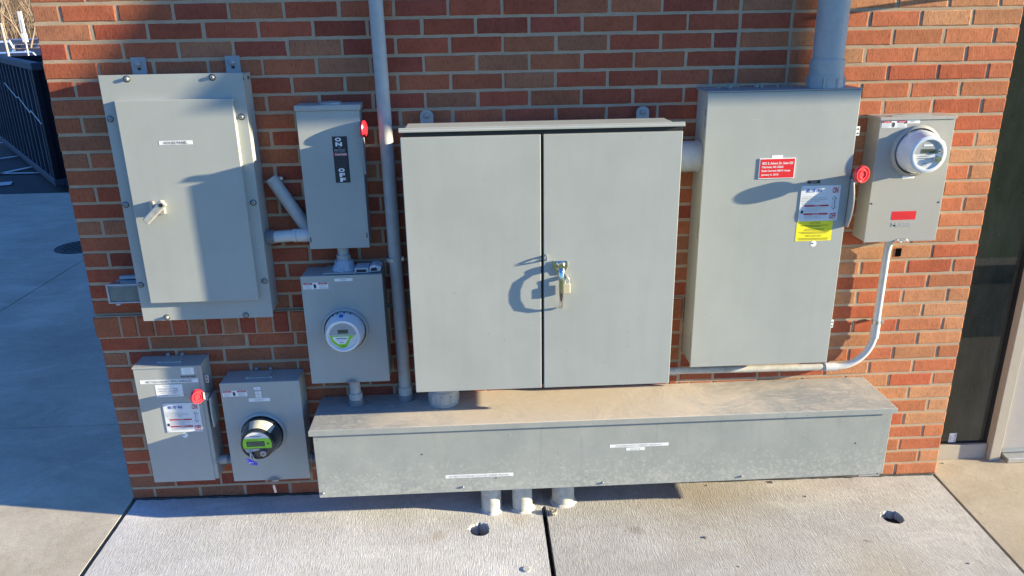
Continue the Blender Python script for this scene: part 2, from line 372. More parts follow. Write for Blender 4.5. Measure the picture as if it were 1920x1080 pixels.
def glyphs(txt, bold=0.0):
    key = (txt, bold)
    if key in _G: return _G[key]
    cu = bpy.data.curves.new('lettering', 'FONT'); cu.body = txt; cu.size = 1; cu.resolution_u = 2; cu.offset = bold
    ob = bpy.data.objects.new('lettering', cu); C.objects.link(ob)
    me = bpy.data.meshes.new_from_object(ob)
    vs = [(v.co.x, v.co.y) for v in me.vertices]; fs = [tuple(p.vertices) for p in me.polygons]
    x0 = min(a for a, b in vs); x1 = max(a for a, b in vs); y0 = min(b for a, b in vs); y1 = max(b for a, b in vs)
    vs = [((a-x0)/(x1-x0)-0.5, (b-y0)/(y1-y0)-0.5) for a, b in vs]
    bpy.data.objects.remove(ob); bpy.data.meshes.remove(me); bpy.data.curves.remove(cu)
    _G[key] = (vs, fs); return _G[key]

def tag(o, label=None, cat=None, group=None, kind=None):
    if label: o['label'] = label
    if cat: o['category'] = cat
    if group: o['group'] = group
    if kind: o['kind'] = kind
    return o
def thing(name, label, cat, loc, group=None):
    o = bpy.data.objects.new(name, None); C.objects.link(o); o.location = loc; o.empty_display_size = 0.05
    ORG[o.name] = Vector(loc); return tag(o, label, cat, group)

def sticker(par, p, box, bgm, items, name='sticker', th=0.0006, label=None):
    """box = (u, v, width, height) in photo pixels on the plane p; items placed in fractions of it"""
    u, v, wp, hp = box
    c = at(u, v, p); w_ = (at(u+wp/2, v, p)-at(u-wp/2, v, p)).x; h_ = at(u, v-hp/2, p).z-at(u, v+hp/2, p).z
    b = MB(); mats = []
    def mi(m):
        if m not in mats: mats.append(m)
        return mats.index(m)
    x0, z0 = c.x-w_/2, c.z+h_/2
    if bgm: b.box(x0, x0+w_, -p-th, -p+0.0004, z0-h_, z0, mi(bgm))
    y = -p-(th if bgm else 0)-0.0005
    for it in items:
        k = it[0]
        if k == 'r':
            _, fx, fy, fw, fh, m = it
            b.quad((x0+(fx-fw/2)*w_, y, z0-(fy+fh/2)*h_), (x0+(fx+fw/2)*w_, y, z0-(fy+fh/2)*h_), (x0+(fx+fw/2)*w_, y, z0-(fy-fh/2)*h_), (x0+(fx-fw/2)*w_, y, z0-(fy-fh/2)*h_), mi(m))
        elif k == 't':
            _, t, fx, fy, fw, fh, m = it[:7]; rot = it[7] if len(it) > 7 else 0; bold = it[8] if len(it) > 8 else 0
            ww, hh = (fw*w_, fh*h_) if not rot else (fw*h_, fh*w_)
            b.text(t, x0+fx*w_, z0-fy*h_, ww, hh, y-0.0005, mi(m), rot, bold)
        elif k == 'p':
            _, pts, m = it
            b.add([(x0+a*w_, y-0.0003, z0-q*h_) for a, q in pts], [tuple(range(len(pts)))], mi(m))
    o = b.build(name, mats, par)
    if label: o['label'] = label
    return o
def lines(x0, x1, ys, h, m, seed=0):
    r = random.Random(seed); out = []
    for i, y in enumerate(ys):
        e = x1-(x1-x0)*(r.random()*0.35 if i % 2 else r.random()*0.12); out.append(('r', (x0+e)/2, y, e-x0, h, m))
    return out

def box_from(px, p):
    tl, tr, bl, br = [at(*q, p) for q in px]
    return (tl.x+bl.x)/2, (tr.x+br.x)/2, (bl.z+br.z)/2, (tl.z+tr.z)/2

# ================================================================== the setting
def slab(name, pts, z, mat, label=None, holes=(), th=0.12, cut=0.0):
    """a concrete slab with real core holes; z(x) is its top"""
    import bmesh
    bm = bmesh.new(); edges = []
    def loop(ps):
        vs = [bm.verts.new((x, y, z(x))) for x, y in ps]
        return [bm.edges.new((vs[i], vs[(i+1) % len(vs)])) for i in range(len(vs))]
    edges += loop(pts)
    rims = []
    for (hx, hy, r, sd_) in holes:
        rr = random.Random(sd_); ps = []
        for i in range(40):
            a = 2*math.pi*i/40; k = r*(1+rr.uniform(-0.05, 0.05)+(0.13*rr.random()+(0.14 if int(a*4.2) % 3 == 0 else 0) if 0.5 < a < 3.0 else 0)); ps.append((hx+k*math.cos(a), hy+k*math.sin(a)))
        e = loop(ps); edges += e; rims.append((e, ps, hx, hy, r))
    bmesh.ops.triangle_fill(bm, use_beauty=True, edges=edges)
    for e in [edges[:len(pts)]]+[r[0] for r in rims]:
        r = bmesh.ops.extrude_edge_only(bm, edges=e)
        for v in [g for g in r['geom'] if isinstance(g, bmesh.types.BMVert)]: v.co.z -= th
    bmesh.ops.recalc_face_normals(bm, faces=bm.faces)
    top = [f for f in bm.faces if abs(f.normal.z) > 0.5]
    if top and top[0].normal.z < 0: bmesh.ops.reverse_faces(bm, faces=bm.faces)
    me = bpy.data.meshes.new(name); bm.to_mesh(me); bm.free(); me.materials.append(M[mat])
    o = bpy.data.objects.new(name, me); C.objects.link(o); ORG[o.name] = Vector((0,0,0))
    tag(o, kind='structure')
    return o
ZG = 0.046
def zs(x): return max(0.0, min(ZG, -0.0122*x))
FRONT = -1.3
slab('pavement', [(-5.802, 0.722), (-3.0, 0.722), (-3.0, 0.2), (-3.764, 0.2), (-3.764, FRONT), (-5.802, FRONT)], lambda x: ZG-0.003, 'conc_l')
slab('pavement', [(-5.802, 0.728), (-3.0, 0.728), (-3.0, 7.06), (-5.802, 7.06)], lambda x: ZG-0.003, 'conc_l')
slab('pavement', [(-16, FRONT), (-5.810, FRONT), (-5.810, 4.33), (-16, 4.33)], lambda x: ZG-0.003, 'conc_l')
slab('pavement', [(-8.13, 4.338), (-5.810, 4.338), (-5.810, 7.06), (-8.13, 7.06)], lambda x: ZG-0.003, 'conc_l')
slab('pavement', [(-16, 4.338), (-8.138, 4.338), (-8.138, 7.06), (-16, 7.06)], lambda x: ZG-0.003, 'conc_l')
slab('pavement', [(-3.740, FRONT), (-1.905, FRONT), (-1.905, -0.165), (-1.893, -0.150), (-1.893, 0.05), (-3.742, 0.05)], zs, 'conc_b', holes=[(-2.182, -0.308, 0.043, 3)])
slab('pavement', [(-1.884, FRONT), (-0.085, FRONT), (-0.018, 0.0), (-0.018, 0.05), (-1.8925, 0.05), (-1.8925, -0.150), (-1.884, -0.165)], zs, 'conc_c', holes=[(-0.378, -0.322, 0.045, 5)])
slab('pavement', [(-0.070, FRONT), (5.5, FRONT), (5.5, 0.3), (-0.003, 0.3), (-0.003, 0.0)], lambda x: 0.0, 'conc_d')
def sheet(name, x0, x1, y0, y1, z, mat, kind='structure'):
    o = MB().quad((x0, y0, z), (x1, y0, z), (x1, y1, z), (x0, y1, z)).build(name, mat); tag(o, kind=kind); return o
tag(sheet('joint_filler', -16, 5.5, FRONT, 0.3, -0.035, 'dirt'), kind='structure')
tag(MB().quad((-300, -300, -0.16), (300, -300, -0.16), (300, 7.0, -0.16), (-300, 7.0, -0.16)).quad((-300, 7.0, -0.16), (300, 7.0, -0.16), (300, 300, -2.3), (-300, 300, -2.3)).build('ground', 'earth'), kind='structure')
sheet('driveway', -16, 40, -2.75, FRONT, -0.11, 'asphalt')
tag(MB().quad((-120, 7.06, -0.06), (30, 7.06, -0.06), (30, 110, -0.78), (-120, 110, -0.78)).build('parking_lot', 'asphalt'), kind='structure')
def zl(y): return -0.06-(y-7.06)*0.007
tag(MB().box(-8, 40, -2.95, -2.75, -0.15, 0.02).build('kerb', 'conc_l'), kind='structure')
tag(sheet('ivy_bed', -8, 60, -60, -2.95, -0.04, 'lawn'), kind='stuff')
bpy.data.objects['ivy_bed']['label'] = 'dark ivy bed across the driveway'
bpy.data.objects['ivy_bed']['category'] = 'ground cover'
# parking stripes
def stripe(a, b, wd):
    a = Vector(a); b = Vector(b); d = (b-a).normalized(); n_ = Vector((-d.y, d.x))*wd/2
    q = MB().quad((*(a-n_), -0.054), (*(b-n_), -0.054), (*(b+n_), -0.054), (*(a+n_), -0.054))
    tag(q.build('parking_stripe', 'linepaint'), kind='structure')
stripe((-9.55, 9.1), (-9.25, 9.95), 0.10)
stripe((-10.6, 9.2), (-8.6, 9.15), 0.10)
stripe((-10.7, 10.2), (-9.8, 11.4), 0.10)
stripe((-9.7, 8.0), (-8.9, 8.35), 0.28)
stripe((-12.2, 12.2), (-11.0, 12.9), 0.10)

# ------------------------------------------------------------------ brick building
U, V = 0.2032, 0.0677; J = 0.0095
bld = thing('brick_building', 'red and tan brick building with a row of electrical boxes on its wall', 'building', (-1.9, 0.0, 0.0))
SHADE_TONES = [((0.355, 0.122, 0.060), 6), ((0.335, 0.084, 0.044), 6), ((0.32, 0.135, 0.074), 3), ((0.275, 0.068, 0.042), 4), ((0.35, 0.105, 0.052), 6)]  # darker set for the shaded wall: shade is put into the brick colour
SUN_TONES = [((0.43, 0.160, 0.075), 6), ((0.40, 0.105, 0.050), 4), ((0.45, 0.205, 0.100), 5), ((0.42, 0.135, 0.065), 4), ((0.47, 0.235, 0.120), 2)]  # brighter set for the sunlit right end: sunlight is put into the colour
shade_pool = [t for t, k in SHADE_TONES for _ in range(k)]; sun_pool = [t for t, k in SUN_TONES for _ in range(k)]
bv, bf, bc = [], [], []
mv = MB()
def brick(x0, x1, z0, z1, y=0.0, depth=0.03, rnd=random):
    """one brick: ragged arris all round, slight tilt, own tone"""
    w_, h_ = x1-x0, z1-z0; nx = max(2, int(w_/0.022)); nz = max(2, int(h_/0.02))
    dy = rnd.uniform(-0.0012, 0.0012)+y; tx = rnd.uniform(-0.006, 0.006); tz = rnd.uniform(-0.012, 0.012)
    loop = [(x0+w_*i/nx, z0) for i in range(nx)]+[(x1, z0+h_*i/nz) for i in range(nz)]+[(x1-w_*i/nx, z1) for i in range(nx)]+[(x0, z1-h_*i/nz) for i in range(nz)]
    cx, cz = (x0+x1)/2, (z0+z1)/2; o = len(bv); n = len(loop)
    def Y(x, z): return dy+(x-cx)*tx+(z-cz)*tz
    rings = ((0.0045, 0.0, 0.0007), (0.0016, 0.0012, 0.0009), (0.0, 0.0050, 0.0011), (0.0, depth, 0.0))
    for ins, dp, jt in rings:
        for x, z in loop:
            sx = min(1, (abs(x-cx)/(w_/2))); sz = min(1, (abs(z-cz)/(h_/2)))
            xx = x-(ins if x > cx else -ins)*(sx > 0.999)+rnd.uniform(-jt, jt)
            zz = z-(ins if z > cz else -ins)*(sz > 0.999)+rnd.uniform(-jt, jt)
            bv.append((xx, Y(xx, zz)+dp, zz))
    bf.append(tuple(range(o, o+n)))
    for k in range(3):
        for i in range(n):
            j = (i+1) % n; bf.append((o+k*n+i, o+(k+1)*n+i, o+(k+1)*n+j, o+k*n+j))
    t = rnd.choice(sun_pool if x0 > -1.0 else shade_pool); f = rnd.uniform(0.88, 1.12)  # sunlit tones at the right end, shaded tones elsewhere
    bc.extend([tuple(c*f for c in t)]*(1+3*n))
XL = -18.5*U+J/2-0.004
NR = 47
brs = random.Random(11)
def course(zb, half, x_from=None, x_to=0.0):
    """running bond from the right corner, control joint columns stacked between -4.5 and -5.5"""
    k = -0.5 if half else -1.0; cuts = []
    while k > -4.3: cuts.append(k*U); k -= 1
    cuts += [-4.5*U, -5.5*U]; k = -6.0 if half else -6.5        # a stacked column between two control joints
    while k > -19: cuts.append(k*U); k -= 1
    edges = [0.0]+[c for c in cuts if c > -18.49*U]+[-18.5*U]
    for a, b in zip(edges, edges[1:]):
        x1, x0 = a-J/2, b+J/2
        if a == 0.0: x1 = a-0.002
        if b <= -18.49*U: x0 = XL
        if x_from is not None and x0 < x_from-0.002:
            if x1 < x_from+0.03: continue
            x0 = max(x0, x_from)
        if x1 > x_to+0.001:
            if x0 > x_to-0.03: continue
            x1 = min(x1, x_to)
        j = brs.uniform(-0.0015, 0.0015)
        brick(x0+j, x1+j*0.5 if a else x1, zb+J/2, zb+V-J/2+brs.uniform(-.001, .001), rnd=brs)
XR = at(1277, 590, 0.0).x          # right end of the rowlock ledge
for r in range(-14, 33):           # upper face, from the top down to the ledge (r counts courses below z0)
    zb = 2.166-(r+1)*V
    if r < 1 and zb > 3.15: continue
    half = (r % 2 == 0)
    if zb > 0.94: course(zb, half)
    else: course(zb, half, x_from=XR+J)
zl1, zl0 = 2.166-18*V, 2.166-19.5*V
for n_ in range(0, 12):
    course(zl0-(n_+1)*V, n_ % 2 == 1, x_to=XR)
def bricks_to_obj(name, parent):
    o0 = ORG[parent.name]; me = bpy.data.meshes.new(name)
    me.from_pydata([(a-o0.x, b-o0.y, c-o0.z) for a, b, c in bv], [], bf)
    at_ = me.color_attributes.new('tone', 'FLOAT_COLOR', 'CORNER'); k = 0
    for p in me.polygons:
        c = bc[p.index]
        for li in p.loop_indices: at_.data[li].color = (*c, 1)
    me.materials.append(M['brick']); me.polygons.foreach_set('use_smooth', [False]*len(me.polygons)); me.update()
    o = bpy.data.objects.new(name, me); C.objects.link(o); o.parent = parent; ORG[o.name] = o0; return o
bricks_to_obj('brickwork', bld)
sr = random.Random(8); sl = MB()
pts_ = [(-3.757+0.03*i, -0.004+sr.uniform(-.003, .003), zs(-3.757+0.03*i)+0.003) for i in range(126)]
sl.tube(pts_, 0.006, 6, rr=[0.004+0.005*sr.random() for _ in pts_]); sl.build('sealant', 'iron', bld)
# ledge of bricks on edge
LX = at(174, 602, 0.02).x
bv.clear(); bf.clear(); bc.clear()
x = LX; first = True
while x < XR-0.02:
    wd = 0.100 if first else 0.0605
    brick(x, min(x+wd, XR), zl0+J/2, zl1-0.006, y=-0.020, depth=0.055, rnd=brs); x += wd+J; first = False
bricks_to_obj('brick_ledge', bld)
mo = MB()
# mortar as a finely divided sheet so that its depth varies a little
def mortar(x0, x1, z0, z1, y, st=0.03):
    nx = int((x1-x0)/st)+1; nz = int((z1-z0)/st)+1; vs = []
    for j in range(nz+1):
        for i in range(nx+1):
            xx = x0+(x1-x0)*i/nx; zz = z0+(z1-z0)*j/nz
            vs.append((xx, y+0.0011*noise.noise(Vector((xx*14, zz*40, 3.1))), zz))
    fs = [(j*(nx+1)+i, j*(nx+1)+i+1, (j+1)*(nx+1)+i+1, (j+1)*(nx+1)+i) for j in range(nz) for i in range(nx)]
    mo.add(vs, fs, 0, True)
mortar(XL+0.003, -0.004, -0.05, 3.2, 0.0022)
mo.box(XL+0.004, -0.005, 0.006, 0.25, -0.1, 3.2)
mo.box(LX+0.008, XR-0.004, -0.014, 0.004, zl0-0.001, zl1-0.002)
mo.build('mortar', 'mortar', bld)
MB().box(-3.752, 5.6, 0.31, 11.6, -0.1, 3.9).build('building_body', 'farbrick', bld)
MB().box(XL+0.001, -0.001, -0.004, 0.305, 3.203, 3.9).build('parapet', 'farbrick', bld)
MB().box(-3.80, 5.65, -0.05, 11.65, 3.902, 3.98).build('coping', 'roof', bld)
# storefront: cream frame, dark glass, door
YF, YGl = 0.115, 0.136
wf = MB()
wf.box(0.004, 0.318, YF, 0.24, 0.0, 0.080)
wf.box(0.320, 0.372, YF-0.028, 0.24, 0.0, 2.9)
wf.box(0.004, 0.040, YF+0.02, 0.24, 0.097, 2.9)
wf.box(0.042, 0.318, YF, 0.24, 2.6, 2.9)
wnd = wf.build('window', 'frame', bld, bevel=0.002)
MB().box(0.041, 0.3185, YGl, YGl+0.008, 0.078, 2.62).build('pane', 'glass', wnd)
gk = MB(); gk.box(0.306, 0.319, YGl-0.008, YGl-0.001, 0.0805, 2.6); gk.box(0.041, 0.305, YGl-0.008, YGl-0.001, 0.0805, 0.086); gk.build('gasket', 'black', wnd)
# small glazing sticker
gs = MB(); c_ = at(1786, 821, -YGl+0.001); sw_, sh_ = 0.036, 0.052
gs.box(c_.x-sw_/2, c_.x+sw_/2, YGl-0.0012, YGl-0.0006, c_.z-sh_/2, c_.z+sh_/2, 0)
for t, fx, fw, fh in (('LOW', -0.30, 0.45, 0.17), ('E', 0.02, 0.08, 0.13), ('TRCI 5301', 0.32, 0.86, 0.20)):
    gs.text(t, c_.x+fx*sw_, c_.z, fw*sh_, fh*sw_, YGl-0.0018, 1, math.pi/2, 0.02)
gs.build('sticker', ['white', 'ink'], wnd)
dr = MB(); dr.box(0.374, 1.36, YF+0.004, 0.2, 0.03, 2.5); dr.build('door', 'doorpaint', bld, bevel=0.003)
dth = bpy.data.objects['door']
th_ = MB(); th_.box(0.395, 1.34, YF-0.055, YF+0.004, 0.002, 0.028); th_.build('threshold', 'steel', dth, bevel=0.003)
ds = MB(); ds.box(0.395, 1.34, YF-0.004, YF+0.003, 0.032, 0.05); ds.build('sweep', 'grayd', dth)
dh = MB(); dh.cyl((1.26, YF-0.05, 0.9), (1.26, YF-0.05, 1.3), 0.012); dh.cyl((1.26, YF+0.003, 0.92), (1.26, YF-0.05, 0.92), 0.009); dh.cyl((1.26, YF+0.003, 1.28), (1.26, YF-0.05, 1.28), 0.009); dh.build('handle', 'steel', dth)
wf2 = MB(); wf2.box(1.362, 1.42, YF-0.002, 0.24, 0, 2.9); wf2.box(1.422, 4.2, YF, 0.24, 0, 0.1); wf2.box(0.374, 1.36, YF, 0.24, 2.502, 2.9); wf2.box(1.422, 4.2, YF, 0.24, 2.6, 2.9); wf2.box(4.202, 4.26, YF, 0.24, 0, 2.9)
w2 = wf2.build('window', 'frame', bld, bevel=0.002)
MB().box(1.421, 4.201, YGl, YGl+0.008, 0.098, 2.61).build('pane', 'glass', w2)
MB().box(4.262, 5.6, 0.0, 0.308, -0.1, 3.9).build('wall', 'farbrick', bld)
MB().box(0.0, 4.26, 0.0, 0.308, 2.902, 3.9).build('wall', 'farbrick', bld)
# unseen overhang, added and raked to cast the soft shadow on the upper wall
cp = MB(); cp.prism([(0.70, 2.66), (3.72, 2.66), (3.72, 3.30), (1.40, 3.30), (0.93, 2.84)], 'y', -0.92, -0.88); cp.prism([(1.40, 3.301), (3.72, 3.301), (3.72, 3.36), (1.44, 3.36)], 'y', -0.92, -0.004)
cp.build('shadow_caster_canopy', 'roof', bld, bevel=0.004)

# ================================================================== electrical equipment
def encl(par, x0, x1, z0, z1, p, mat='gray', door=0.012, lid=0.0, back=0.0, bname='body', ov=0.0):
    MB().box(x0, x1, -(p-door), -back, z0, z1).build(bname, mat, par, bevel=0.0025)
def screw(par, u, v, p, r=0.0065, name='screw'):
    c = at(u, v, p)
    b = MB(); b.lathe((c.x, -p+0.0005, c.z), (0, -1, 0), [(r*1.9, 0), (r*1.9, 0.0012), (r*1.5, 0.0016)], 18, 1)
    b.lathe((c.x, -p-0.0008, c.z), (0, -1, 0), [(r*1.5, 0), (r*1.4, 0.0012), (r*1.0, 0.002), (r*1.0, 0.007), (r*0.8, 0.0085)], 18, 0)
    b.lathe((c.x, -p-0.0083, c.z), (0, -1, 0), [(r*0.35, 0), (r*0.35, 0.0012)], 6, 1, sm=False)
    return b.build(name, ['bolt', 'black'], par)
def lug(par, u, v, p, wpx, hpx, round_=False, name='mounting_tab', mat='grayd'):
    c = at(u, v, p); w_ = wpx/1.0*0.00222; h_ = hpx*0.00222
    b = MB()
    if round_:
        pts = [(c.x-w_/2, c.z-h_*0.6), (c.x+w_/2, c.z-h_*0.6)]+[(c.x+w_/2*math.cos(a), c.z+h_*0.1+w_*0.42*math.sin(a)) for a in [i*math.pi/10 for i in range(11)]]
    else: pts = [(c.x-w_/2, c.z-h_/2), (c.x+w_/2, c.z-h_/2), (c.x+w_/2, c.z+h_/2), (c.x-w_/2, c.z+h_/2)]
    b.prism(pts, 'y', -p-0.003, -p)
    o = b.build(name, mat, par, bevel=0.001, norm=True)
    bb = MB(); zc = c.z+h_*0.12
    bb.lathe((c.x, -p-0.0032, zc), (0, -1, 0), [(0.013, 0), (0.013, 0.002), (0.0085, 0.0022), (0.0085, 0.010), (0.006, 0.012)], 16)
    if not round_: bb.box(c.x-0.006, c.x+0.006, -p-0.0036, -p-0.003, zc-0.022, zc-0.006, 1)
    bb.build('bolt', ['bolt', 'black'], o)
    return o

# ---- large house panel, upper left
HP = 0.133; DP = 0.158
x0, x1, z0, z1 = -3.503, -2.988, 0.964, 1.919
hp = thing('breaker_box', 'large grey house panel box with raised door, screwed cover and latch at the upper left', 'breaker box', (-3.25, 0, z0))
hb = MB(); hb.box(x0+0.012, x1-0.008, -HP+0.004, -0.002, z0+0.012, z1-0.006); hb.box(x1-0.009, x1-0.004, -HP+0.02, -HP+0.028, z1-0.03, z1-0.018, 1); hb.box(x1-0.009, x1-0.004, -0.045, -0.037, z1-0.03, z1-0.018, 1)
hb.build('body', ['gray', 'black'], hp, bevel=0.002)
MB().box(x0, x1, -HP, -HP+0.0035, z0, z1).build('cover', 'gray', hp, bevel=0.001)
dx0, dx1, dz0, dz1 = box_from([(214.4, 189.5), (434.3, 184.9), (281.6, 568.4), (485.6, 563)], DP)
hd = MB().box(dx0, dx1, -DP, -HP+0.001, dz0, dz1).build('door', 'gray', hp, bevel=0.002)
for (u, v) in [(238, 148), (398, 145), (453, 219), (475, 380), (496, 527), (461, 591), (313, 595), (264, 534), (236, 384), (207, 223)]: screw(hp, u, v, HP)
lug(hp, 261, 124, 0.004, 25, 29); lug(hp, 437, 121, 0.004, 25, 29)
sticker(hp, DP, (329.5, 267.5, 63, 7.5), 'white', [('t', 'HOUSE PANEL', 0.5, 0.5, 0.70, 0.70, 'ink', 0, 0.01)], 'label')
# latch: cast base with a swung lever
lc = at(303, 388, DP)
lt = MB(); lt.box(lc.x-0.030, lc.x+0.014, -DP-0.012, -DP, lc.z-0.026, lc.z+0.026); lt.box(lc.x-0.030, lc.x-0.020, -DP-0.034, -DP-0.010, lc.z-0.022, lc.z+0.026)
lt.lathe((lc.x, -DP-0.008, lc.z+0.004), (0, -1, 0), [(0.015, 0), (0.015, 0.022)], 20)
lto = lt.build('latch', 'castwhite', hp, bevel=0.002)
a0 = at(303, 384, DP+0.038); a1 = at(272, 417, DP+0.042); d_ = (a1-a0); d_.y = 0; d_.normalize(); n_ = Vector((-d_.z, 0, d_.x))*0.0145
pts = [(a0-d_*0.014+n_), (a0-d_*0.014-n_), (a1-n_*0.95), (a1+n_*0.95)]
lv = MB(); lv.prism([(q.x, q.z) for q in pts], 'y', -DP-0.046, -DP-0.031)
lvo = lv.build('lever', 'castwhite', lto, bevel=0.004, norm=True)
MB().lathe((a0.x, -DP-0.046, a0.z), (0, -1, 0), [(0.0075, 0), (0.0075, 0.0012)], 14).build('keyhole', 'black', lto)

# ---- clear covered outlet half hidden behind it
oc = at(231, 551, 0.03)
ot = thing('outlet_cover', 'clear plastic weatherproof outlet box sticking out beside the house panel', 'outlet cover', (oc.x, 0, oc.z-0.05))
a = at(202, 532, 0.07); b_ = at(202, 566, 0.07); xr = -3.40
MB().box(a.x+0.010, xr, -0.030, -0.002, b_.z+0.004, a.z-0.002).build('box', 'clearrim', ot, bevel=0.004)
MB().box(a.x, xr, -0.085, -0.031, b_.z, a.z).build('cover', 'clear', ot, bevel=0.010, seg=3)
rim = MB()
for (xx0, xx1, zz0, zz1) in ((a.x-0.002, xr, a.z-0.004, a.z+0.002), (a.x-0.002, xr, b_.z-0.002, b_.z+0.004), (a.x-0.002, a.x+0.005, b_.z+0.0045, a.z-0.0045)): rim.box(xx0, xx1, -0.089, -0.080, zz0, zz1)
rim.box(a.x+0.03, xr, -0.028, -0.003, a.z+0.003, a.z+0.016)
rim.build('rim', 'clearrim', ot, bevel=0.0015)
MB().box(a.x+0.026, a.x+0.042, -0.09, -0.075, b_.z-0.010, b_.z-0.0025).build('clasp', 'clearrim', ot, bevel=0.001)

# ---- switch box beside the white conduit
SP = 0.10
sx0, sx1, sz0, sz1 = box_from([(553, 207), (672, 206.5), (582.5, 466.3), (694, 464.9)], SP)
sw = thing('safety_switch', 'narrow grey safety switch box with black ON OFF strip and slim red handle', 'switch box', ((sx0+sx1)/2, 0, sz0))
MB().box(sx0+0.003, sx1-0.003, -SP+0.004, -0.002, sz0+0.004, sz1).build('body', 'gray', sw, bevel=0.002)
MB().box(sx0, sx1, -SP, -SP+0.0035, sz0, sz1-0.002).build('door', 'gray', sw, bevel=0.001)
MB().box(sx0-0.004, sx1+0.004, -SP-0.006, -0.001, sz1-0.001, sz1+0.019).build('rain_cap', 'gray', sw, bevel=0.002)
cc = at(620, 193, 0.05)
h_ = MB(); h_.lathe((cc.x+0.0, -0.052, sz1+0.0185), (0, 0, 1), [(0.043, 0), (0.043, 0.006), (0.038, 0.008)], 6); h_.build('hub_plate', 'gray', sw)
k_ = MB(); kx = sx1+0.012
k_.lathe((kx-0.004, -SP-0.012, at(680, 242, SP+.02).z), (0.98, -0.20, 0), [(0.030, 0), (0.032, 0.003), (0.032, 0.010), (0.028, 0.013)], 24)
kk = at(680, 242, SP+0.02)
lvr = MB(); lvr.prism([(-SP-0.028, kk.z+0.02), (-SP+0.02, kk.z-0.01), (-SP+0.03, kk.z-0.16), (-SP-0.004, kk.z-0.175), (-SP-0.020, kk.z-0.12)], 'x', sx1+0.002, sx1+0.010)
lo_ = lvr.build('handle', 'grayd', sw, bevel=0.001, norm=True); k_.build('knob', 'redk', lo_)
for (u, v) in ((583, 450), (688, 441)):
    q = at(u, v, SP); MB().box(q.x-0.002, q.x+0.002, -SP-0.001, -SP, q.z-0.010, q.z+0.010).build('hasp_slot', 'black', sw)
sticker(sw, SP, (640, 299.5, 28, 87), 'ink', [
    ('t', 'O', 0.40, 0.065, 0.42, 0.085, 'white', 0, 0.06), ('t', 'N', 0.42, 0.165, 0.44, 0.088, 'white', 0, 0.06),
    ('t', 'G', 0.45, 0.24, 0.14, 0.03, 'inkl'), ('t', 'HEAVY DUTY', 0.46, 0.29, 0.70, 0.024, 'white'), ('t', 'SAFETY SWITCH', 0.46, 0.33, 0.70, 0.024, 'inkl'),
    ('r', 0.5, 0.385, 0.92, 0.05, 'redink'), ('t', 'DANGER', 0.52, 0.385, 0.78, 0.038, 'white', 0, 0.02)]
    + lines(0.10, 0.92, [0.43, 0.47, 0.51, 0.55, 0.59, 0.63, 0.66], 0.010, 'inkd', 4) + [
    ('t', 'O', 0.46, 0.725, 0.44, 0.088, 'white', 0, 0.06), ('t', 'F', 0.48, 0.83, 0.38, 0.088, 'white', 0, 0.06), ('t', 'F', 0.50, 0.935, 0.38, 0.088, 'white', 0, 0.06)], 'label')

# ---- horizontal nipple between house panel and switch, and the loose diagonal conduit
yc = 0.06; a = at(503, 446, yc); b_ = at(579, 441, yc); zc = (a.z+b_.z)/2
nip = thing('conduit_nipple', 'short pale blue grey conduit coupling between house panel and switch box', 'conduit', (a.x, -yc, zc))
MB().cyl((x1-0.006, -yc, zc), (x1+0.026, -yc, zc), 0.029, mi=0).build('locknut', 'pvc_dark', nip)
q = MB(); q.cyl((x1+0.026, -yc, zc), (x1+0.105, -yc, zc+0.004), 0.0235); q.cyl((x1+0.100, -yc, zc+0.004), (sx0+0.006, -yc, zc+0.004), 0.027); q.build('coupling', 'pvc_light', nip)
MB().cyl((sx0-0.055, -yc, zc+0.004), (sx0-0.0535, -yc, zc+0.004), 0.0276).build('seam', 'pvc_dark', nip)
d0 = at(508, 333, 0.035); d1 = at(585, 440, 0.035); d1 = d0+(d1-d0)*0.86
dg = MB(); dg.cyl((d0.x, -0.036, d0.z), (sx0+0.02, -0.036, d0.z+(d1.z-d0.z)*(sx0+0.02-d0.x)/(d1.x-d0.x)), 0.0255)
dgo = dg.build('conduit_offcut', 'pvc', None, org=(d0.x, -0.036, d0.z)); tag(dgo, 'cut grey conduit length leaning diagonally behind the switch box', 'conduit')
q = at(525, 334, 0.02); bt_ = MB(); bt_.box(q.x-0.006, q.x+0.012, -0.03, -0.004, q.z-0.006, q.z+0.006); tag(bt_.build('wall_anchor', 'steel', None, bevel=0.001, org=(q.x, -0.004, q.z)), 'tiny metal anchor in the brick above the diagonal conduit', 'anchor')

# ---- meters
def hub_ring(par, c, p, r, mat):
    b = MB(); b.lathe((c.x, -p+0.001, c.z), (0, -1, 0), [(r*1.16, 0), (r*1.13, 0.008), (r*1.07, 0.014), (r*1.035, 0.015), (r*1.03, 0.004)], 56, cap0=False, cap1=False)
    return b.build('socket_ring', mat, par)
# centre meter socket
BP = 0.135
bx0, bx1, bz0, bz1 = box_from([(562.7, 518), (716.9, 514.6), (584.7, 719.5), (730.4, 714.5)], BP)
mb = thing('meter_box', 'grey meter socket box with white round meter and card pack on top, below the switch', 'meter box', ((bx0+bx1)/2, 0, bz0))
MB().box(bx0+0.003, bx1-0.003, -BP+0.004, -0.002, bz0+0.003, bz1-0.002).build('body', 'gray', mb, bevel=0.002)
MB().box(bx0, bx1, -BP, -BP+0.0035, bz0, bz1).build('cover', 'gray', mb, bevel=0.0015)
bcn = at(647, 619, BP); bcn = Vector((-2.702, -BP, 0.900)); rb = 0.081
hub_ring(mb, bcn, BP, rb+0.002, 'gray')
mt = MB(); mt.lathe((bcn.x, -BP, bcn.z), (0, -1, 0), [(rb, 0), (rb*0.985, 0.03), (0.0685, 0.062), (0.0665, 0.068)], 56, 0, cap0=False)
mt.lathe((bcn.x, -BP-0.002, bcn.z), (0, -1, 0), [(rb*1.028, 0), (rb*0.995, 0.001)], 56, 1, cap0=False, cap1=False)
